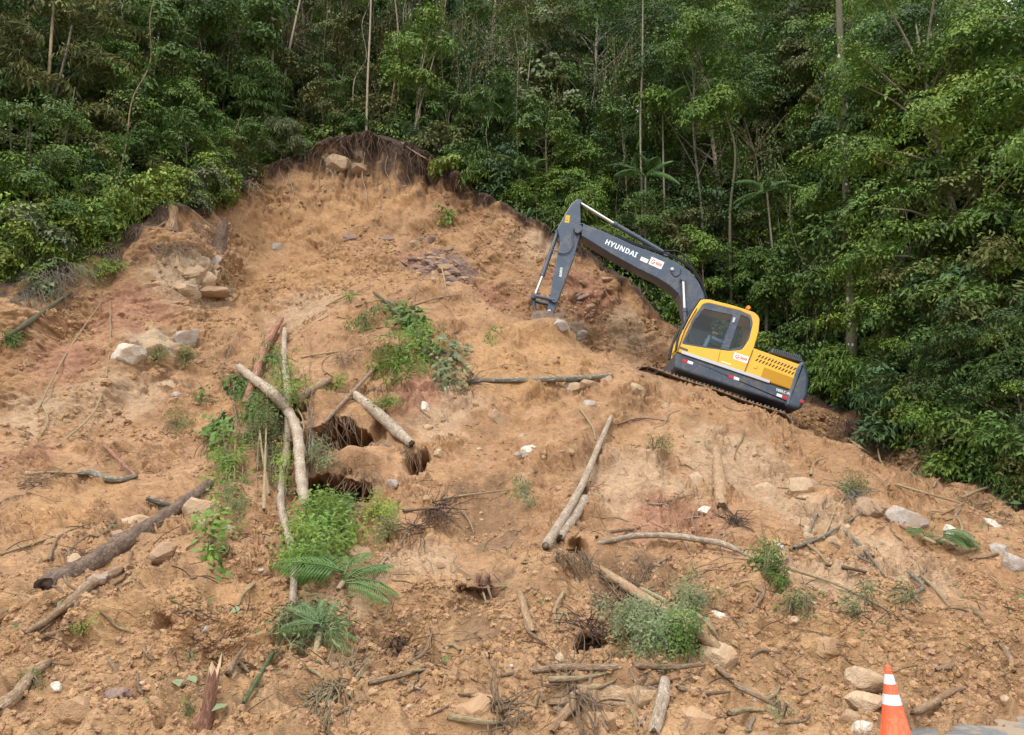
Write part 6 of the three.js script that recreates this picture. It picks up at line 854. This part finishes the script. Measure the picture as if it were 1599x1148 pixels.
// ---------------------------------------------------------------- stumps
function stump(px, py, h, r, label, side, cutMat, o = {}) {
  const p = onPix(px, py), t = thing('tree_stump', label, 'stump', null, p), n = 18, pos = [], idx = []; setSeed(px);
  const jag = Array.from({ length: n }, () => (o.jag ?? 0.05) * rnd() * h), ph = rnd() * 9; const rows = 7;
  for (let j = 0; j <= rows; j++) for (let i = 0; i <= n; i++) { const a = i / n * 6.283, f = j / rows, R = r * (1 + 0.45 * Math.pow(1 - f, 2.5)) * (1 + 0.13 * noise3(Math.cos(a) * 1.5 + ph, Math.sin(a) * 1.5, f * 2) + 0.06 * noise3(Math.cos(a) * 5, Math.sin(a) * 5 + ph, f)); pos.push(Math.cos(a) * R + (o.lean ?? 0) * f * h, -0.25 + f * (h + 0.25) + (j === rows ? jag[i % n] : 0), Math.sin(a) * R); }
  for (let j = 0; j < rows; j++) for (let i = 0; i < n; i++) { const a = j * (n + 1) + i, b = a + n + 1; idx.push(a, b, a + 1, a + 1, b, b + 1); }
  const uv = []; for (let k = 0; k < pos.length / 3; k++) uv.push((k % (n + 1)) / n * 3, pos[k * 3 + 1] * 1.5);
  const g = new THREE.BufferGeometry(); g.setAttribute('position', new THREE.Float32BufferAttribute(pos, 3)); g.setAttribute('uv', new THREE.Float32BufferAttribute(uv, 2)); g.setIndex(idx); g.computeVertexNormals(); part('bark', g, side, t);
  const tp = [], ti = [], tu = []; tp.push((o.lean ?? 0) * h, h - 0.03, 0); tu.push(0.5, 0.5); for (let i = 0; i <= n; i++) { const k = (rows * (n + 1) + i) * 3; tp.push(pos[k], pos[k + 1] - 0.01, pos[k + 2]); tu.push(0.5 + pos[k], 0.5 + pos[k + 2]); } for (let i = 0; i < n; i++) ti.push(0, i + 2, i + 1);
  const tg = new THREE.BufferGeometry(); tg.setAttribute('position', new THREE.Float32BufferAttribute(tp, 3)); tg.setAttribute('uv', new THREE.Float32BufferAttribute(tu, 2)); tg.setIndex(ti); tg.computeVertexNormals(); part('cut_face', tg, cutMat, t);
  for (let k = 0; k < (o.roots ?? 4); k++) { const a = rr(0, 6.28); part('root', tube([V(Math.cos(a) * r * 0.8, 0.12, Math.sin(a) * r * 0.8), V(Math.cos(a) * r * 1.8, -0.02, Math.sin(a) * r * 1.8), V(Math.cos(a) * r * 2.8, -0.3, Math.sin(a) * r * 2.8 + 0.1)], [0.06, 0.04, 0.02], 6, 0.1), side, t); }
  t.rotation.z = o.tilt ?? 0; return t;
}
const cutRed = new THREE.MeshStandardMaterial({ color: lin(0.46, 0.13, 0.035), roughness: 0.8 }), cutPale = new THREE.MeshStandardMaterial({ color: lin(0.52, 0.36, 0.22), roughness: 0.85 });
stump(112, 390, 0.72, 0.24, 'charred dark stump with a bright orange cut top on the ledge', BARK.darkroot, cutRed, { tilt: 0.12 });
stump(268, 352, 0.5, 0.15, 'muddy brown split stump beside a soil mound on the ledge', BARK.muddy, cutPale, { jag: 0.4 });
stump(342, 388, 0.7, 0.19, 'splintered dark stump at the scar’s upper corner', BARK.dark, cutPale, { jag: 0.5, tilt: -0.08 });
stump(320, 1140, 0.40, 0.055, 'splintered red-brown stump standing in the soil at the toe', BARK.red, cutPale, { jag: 0.7, roots: 2, tilt: -0.05 });
// ---------------------------------------------------------------- torn-up plants lying on the debris
setSeed(3003);
function leafyHeap(px, py, rx, ry, n, leaf, tint, label, o = {}) {
  const p = onPix(px, py); if (!p) return; const s = -p.z / FOCAL, nn = nPix(px, py), t = thing(o.name ?? 'fallen_shrub', label, o.cat ?? 'shrub', o.group, p), list = [], wood = [];
  for (let k = 0; k < n; k++) { const ax = gauss() * rx * s * 0.75, ay = gauss() * ry * s * 0.75, q = onPix(px + ax / s, py - ay / s); if (!q) continue; const w = q.sub(p).addScaledVector(nn, rr(0.04, 0.32) * (o.thick ?? 1)); list.push([w, V(gauss() * 0.5 , 0.55 + (o.droop ?? 0), 0.8).normalize(), (o.sc ?? 0.7) * rr(0.75, 1.25)]); if (k % 3 === 0) wood.push(tube([V(0, -0.05, 0), w.clone().multiplyScalar(0.5).addScaledVector(nn, 0.08), w], [0.014, 0.01, 0.005], 4, 0.2)); }
  if (!list.length) return; part('stem', merge(wood.length ? wood : [tube([V(0, -0.1, 0), list[0][0]], [0.01, 0.005], 4)]), o.bark ?? BARK.brown, t); foliage(t, 'leaves', leaf, list, tint, 0.3); return t;
}
leafyHeap(612, 568, 30, 34, 34, 'lance', GREEN.bright, 'bright narrow-leaved torn branch in the middle of the debris', { sc: 0.62 });
leafyHeap(655, 540, 44, 40, 44, 'medium', GREEN.bright, 'large torn leafy branch sprawling over the middle of the debris', { sc: 0.6, thick: 1.4 });
leafyHeap(640, 505, 34, 20, 26, 'broad', GREEN.mid, 'broad-leaved torn plant above the dark root mass', { sc: 0.55 });
leafyHeap(700, 575, 30, 30, 22, 'broad', GREEN.grey, 'grey-green broad-leaved plant hanging over the level log', { sc: 0.55 });
leafyHeap(572, 505, 18, 14, 12, 'medium', GREEN.mid, 'small torn twig with dark leaves beside the mossy bough', { sc: 0.6 });
leafyHeap(620, 485, 30, 12, 16, 'small', GREEN.olive, 'mossy leaf scraps along the dark bough', { sc: 0.6 });
leafyHeap(548, 472, 8, 6, 5, 'medium', GREEN.lime, 'small lime-green leaf tuft above the debris', { sc: 0.5 });
leafyHeap(762, 528, 12, 14, 5, 'medium', GREEN.bright, 'single small green twig on the smooth upper slope', { sc: 0.5 });
leafyHeap(605, 634, 22, 7, 10, 'medium', GREEN.bright, 'few green leaves beside the barkless log', { sc: 0.42 });
leafyHeap(525, 604, 10, 10, 8, 'medium', GREEN.lime, 'lime-green leaves at the end of the short brown log', { sc: 0.42 });
leafyHeap(400, 640, 34, 50, 60, 'medium', GREEN.mid, 'green creeper leaves matted behind the bent trunk', { sc: 0.55 });
leafyHeap(375, 610, 16, 14, 10, 'broad', GREEN.mid, 'large dark glossy leaves at the tip of the bent trunk', { sc: 0.55 });
leafyHeap(345, 680, 18, 18, 14, 'broad', GREEN.mid, 'large heart-shaped leaves hanging above the dangling creepers', { sc: 0.6 });
leafyHeap(355, 740, 22, 44, 40, 'medium', GREEN.bright, 'bright creeper leaves trailing down beside the bent trunk', { sc: 0.5, thick: 1.3 });
leafyHeap(452, 600, 26, 30, 30, 'medium', GREEN.bright, 'green leaves sprouting between the two standing trunks', { sc: 0.5, thick: 1.5 });
leafyHeap(445, 745, 12, 40, 22, 'small', GREEN.lime, 'yellow-green moss leaves along the standing trunk', { sc: 0.5, thick: 2 });
leafyHeap(425, 560, 14, 26, 18, 'medium', GREEN.mid, 'green creeper leaves climbing the splintered reddish trunk', { sc: 0.45, thick: 1.6 });
leafyHeap(365, 800, 16, 40, 22, 'small', GREEN.olive, 'olive creeper scraps trailing below the large heart-shaped leaves', { sc: 0.5 });
leafyHeap(420, 690, 26, 44, 40, 'small', GREEN.olive, 'mossy creeper mat between the bent and standing trunks', { sc: 0.5, thick: 1.4 });
leafyHeap(470, 640, 18, 24, 20, 'medium', GREEN.lime, 'light green sprouts at the crook of the bent trunk', { sc: 0.42, thick: 2 });
leafyHeap(530, 800, 26, 20, 26, 'medium', GREEN.mid, 'dark green leaves at the mouth of the lower cave', { sc: 0.45 });
leafyHeap(500, 720, 20, 30, 22, 'medium', GREEN.grey, 'grey-green leaves in the dark root mat', { sc: 0.45 });
leafyHeap(330, 850, 20, 44, 22, 'broad', GREEN.bright, 'hanging creeper with light green leaves on dry roots', { sc: 0.34 });
leafyHeap(508, 850, 44, 44, 130, 'medium', GREEN.bright, 'lush bright green fallen shrub below the root hollow', { sc: 0.5, thick: 1.8 });
leafyHeap(475, 895, 34, 26, 70, 'medium', GREEN.bright, 'lush green leaves beside the fallen palm', { sc: 0.48, thick: 1.6 });
leafyHeap(592, 808, 22, 12, 22, 'small', GREEN.lime, 'yellow-green mossy tuft below the lower cave', { sc: 0.5 });
leafyHeap(605, 845, 16, 20, 14, 'small', GREEN.olive, 'olive leaf scraps under the spiky root tangle', { sc: 0.5 });
leafyHeap(822, 776, 20, 18, 9, 'medium', GREEN.grey, 'pale torn twig with silvery leaves on the slide', { sc: 0.55 });
leafyHeap(1010, 1000, 56, 30, 110, 'small', GREEN.grey, 'crushed dusty bush filling the hollow', { sc: 0.42, thick: 1.5 });
leafyHeap(1060, 1015, 30, 20, 50, 'small', GREEN.mid, 'dark green leaves deep in the hollow', { sc: 0.4, thick: 1.2 });
leafyHeap(1075, 945, 28, 26, 24, 'small', GREEN.grey, 'dusty leafy twigs above the whitish stone', { sc: 0.42 });
leafyHeap(1195, 895, 22, 26, 22, 'lance', GREEN.mid, 'wilting narrow-leaved twig hanging on the open slope', { sc: 0.38, droop: -0.5 });
leafyHeap(1220, 925, 10, 16, 8, 'lance', GREEN.mid, 'wilted leaf tuft just below the hanging twig', { sc: 0.36 });
for (const [px, py] of [[1258, 962], [1326, 962], [1348, 945], [1405, 955], [1235, 955]]) leafyHeap(px, py, 8, 12, 5, 'lance', GREEN.grey, 'small wilted leaf tuft on the lower open slope', { sc: 0.36, group: 'wilted leaf tufts on the lower slope' });
leafyHeap(1330, 770, 30, 14, 14, 'small', GREEN.olive, 'withered leaf scraps among the wiry grey twigs', { sc: 0.5 });
leafyHeap(1020, 700, 30, 16, 10, 'small', GREEN.olive, 'withered twig with few leaves below the track', { sc: 0.5 });
leafyHeap(1220, 1120, 20, 14, 10, 'small', GREEN.grey, 'dusty leaf scraps in the toe heap', { sc: 0.2, thick: 0.3 });
leafyHeap(290, 562, 14, 14, 18, 'small', GREEN.olive, 'mossy grass seam under the grey layered rock', { sc: 0.55 });
leafyHeap(245, 560, 12, 16, 14, 'small', GREEN.olive, 'mossy seam beside the tan scarp rock', { sc: 0.5 });
leafyHeap(275, 660, 26, 20, 20, 'small', GREEN.olive, 'dry mossy tuft at the foot of the scarp seam', { sc: 0.5 });
leafyHeap(315, 625, 14, 8, 5, 'broad', GREEN.mid, 'few torn leaves on the bare soil of the scarp', { sc: 0.3 });
leafyHeap(160, 425, 34, 18, 36, 'medium', GREEN.lime, 'bright green weeds hanging over the ledge', { sc: 0.5 });
leafyHeap(230, 310, 60, 22, 70, 'small', GREEN.lime, 'pale green weedy scrub on the ledge behind the stumps', { sc: 0.7, thick: 2 });
leafyHeap(120, 400, 60, 14, 44, 'small', GREEN.lime, 'pale scrub around the charred stump', { sc: 0.65, thick: 1.6 });
leafyHeap(60, 455, 50, 14, 30, 'small', GREEN.grey, 'greyish scrub hanging at the low end of the ledge', { sc: 0.6 });
leafyHeap(75, 450, 12, 16, 8, 'broad', GREEN.grey, 'pale drooping fern-like leaves under the ledge', { sc: 0.5 });
leafyHeap(20, 535, 14, 12, 8, 'lance', GREEN.mid, 'green tuft at the end of the dark mossy log', { sc: 0.6 });
leafyHeap(700, 340, 14, 14, 10, 'broad', GREEN.bright, 'leafy sprig hanging on the scarp’s top corner', { sc: 0.45 });
leafyHeap(130, 985, 12, 8, 4, 'medium', GREEN.lime, 'light green sprig by the bleached roots', { sc: 0.22, thick: 0.4 });
leafyHeap(45, 1070, 18, 14, 6, 'medium', GREEN.mid, 'green leaves beside the thick bleached root', { sc: 0.2, thick: 0.4 });
leafyHeap(298, 1030, 9, 7, 4, 'medium', GREEN.grey, 'tiny pale plant on the lower bank', { sc: 0.16, thick: 0.4 });
leafyHeap(290, 1115, 9, 10, 5, 'medium', GREEN.mid, 'tiny green plant beside the red-brown stump', { sc: 0.15, thick: 0.4 });
leafyHeap(480, 985, 44, 30, 44, 'lance', GREEN.grey, 'dusty bent grass blades under the fallen palm', { sc: 0.5 });
for (const [px, py, len, a, label, mat] of [[535, 925, 1.15, 0.9, 'fallen palm crown with fanned green fronds beside the lush shrub', 'palm'], [500, 1000, 0.62, -0.6, 'dusty fallen palm with drooping grey-green fronds', 'blue'], [1472, 855, 0.78, -1.0, 'fallen palm fronds lying flat near the grey slab', 'blue'], [1442, 852, 0.5, 0.4, 'small fern tuft beside the fallen palm fronds', 'fern']]) {
  const p = onPix(px, py), nn = nPix(px, py), t = thing('fallen_palm', label, 'palm', null, p.addScaledVector(nn, 0.12)); t.quaternion.setFromUnitVectors(V(0, 0, 1), nn); part('stem', tube([V(0, 0.1, -0.1), V(0, 0, 0), V(0, -0.35, 0.05)], [0.03, 0.04, 0.03], 7, 0.1), BARK.straw, t);
  const many = mat === 'fern' ? 7 : 9; for (let i = 0; i < many; i++) { const m = part('frond', FROND.small[i % 2], FMAT[mat], t); const f = label.includes('flat') ? a + gauss() * 0.28 : mix(-0.5, 3.3, i / (many - 1)); m.rotation.order = 'ZYX'; m.rotation.set(1.1 + gauss() * 0.3, -rr(0, 0.35), f); m.position.set(0, 0, 0.02 * i); m.scale.setScalar(len * rr(0.85, 1.15)); }
}
{ // single fallen leaves large enough to see
  const big = () => { const pos = [], idx = []; leafInto(pos, idx, V(0, 0, 0), V(0, 1, 0), V(0, 0, 1), 0.26, 0.17, 0.1, 0.3); return geoOf(pos, idx); }, g = big();
  [[378, 950, 'heart-shaped pale leaf lying on the bare bank'], [275, 1065, 'single pale leaf on the soil below the bank'], [812, 882, 'pale leaf above the lower hollow'], [662, 880, 'grey leaf scraps on the compacted bank'], [1095, 690, 'light leaf on the open slope below the track'], [355, 1104, 'small pale leaf beside the green stem’s foot'], [295, 1060, 'green leaf lying on crumbly soil']].forEach(([px, py, label], i) => { const p = onPix(px, py), m = single('fallen_leaf', g, leafMat(0.24, 0.30, 0.15, 0.6), label, 'leaf'); m.position.copy(p).addScaledVector(nPix(px, py), 0.03); m.quaternion.setFromUnitVectors(V(0, 0, 1), nPix(px, py)).multiply(new THREE.Quaternion().setFromAxisAngle(V(0, 0, 1), i * 1.3 + 2.4)); m.scale.setScalar(0.7); });
}
{ // litter: twigs and leaf scraps nobody could count
  const g = new THREE.Group(); g.name = 'plant_litter'; scene.add(g); tag(g, 'small twigs, rootlets and leaf scraps scattered in the debris soil', 'litter', null, 'stuff'); setSeed(64);
  const tw = [0, 1, 2].map(() => tube([V(-0.5, 0, 0), V(-0.1, gauss() * 0.12, gauss() * 0.08), V(0.5, gauss() * 0.15, 0)], [0.016, 0.014, 0.007], 4, 0.15)), pos = slopeGeo.attributes.position, nu = UROWS.length, lp = [], li = []; leafInto(lp, li, V(0, 0, 0), V(1, 0, 0), V(0, 1, 0), 0.1, 0.045, 0.3); const lg = geoOf(lp, li);
  const spot = () => { for (;;) { const v = rr(1.2, 8), j = VROWS.findIndex(q => q >= v), k = j * nu + Math.floor(rnd() * nu), x = pos.getX(k), y = pos.getY(k), z = pos.getZ(k); if (noise3(x * 0.4, y * 0.4 + 60, z * 0.4) > -0.15 + 0.3 * rnd() - (v < 3.5 ? 0.3 : 0)) return V(x, y + 0.012, z); } };
  tw.forEach((geo, n) => { const N = 700, m = shade(new THREE.InstancedMesh(geo, [BARK.root, BARK.straw, BARK.darkroot][n], N)); m.name = 'twigs'; m.userData.kind = 'stuff'; for (let i = 0; i < N; i++) { q4.setFromEuler(new THREE.Euler(gauss() * 0.3, rnd() * 6.28, gauss() * 0.6)); const s = rr(0.1, 0.5); m.setMatrixAt(i, m4.compose(spot(), q4, V(s, s, s))); } g.add(m); });
  const m = shade(new THREE.InstancedMesh(lg, crownMat([1, 1, 1]), 700)); m.name = 'leaf_scraps'; m.userData.kind = 'stuff'; for (let i = 0; i < 700; i++) { q4.setFromEuler(new THREE.Euler(rr(0, 1.2), rnd() * 6.28, gauss() * 0.5)); const s = rr(0.5, 1.3); m.setMatrixAt(i, m4.compose(spot().add(V(0, 0.02, 0)), q4, V(s, s, s))); const c = pick([GREEN.mid, GREEN.grey, GREEN.olive, [0.25, 0.17, 0.08], [0.2, 0.12, 0.06]]); c4.setRGB(...c); m.setColorAt(i, c4); } g.add(m);
}
renderer.render(scene, camera);
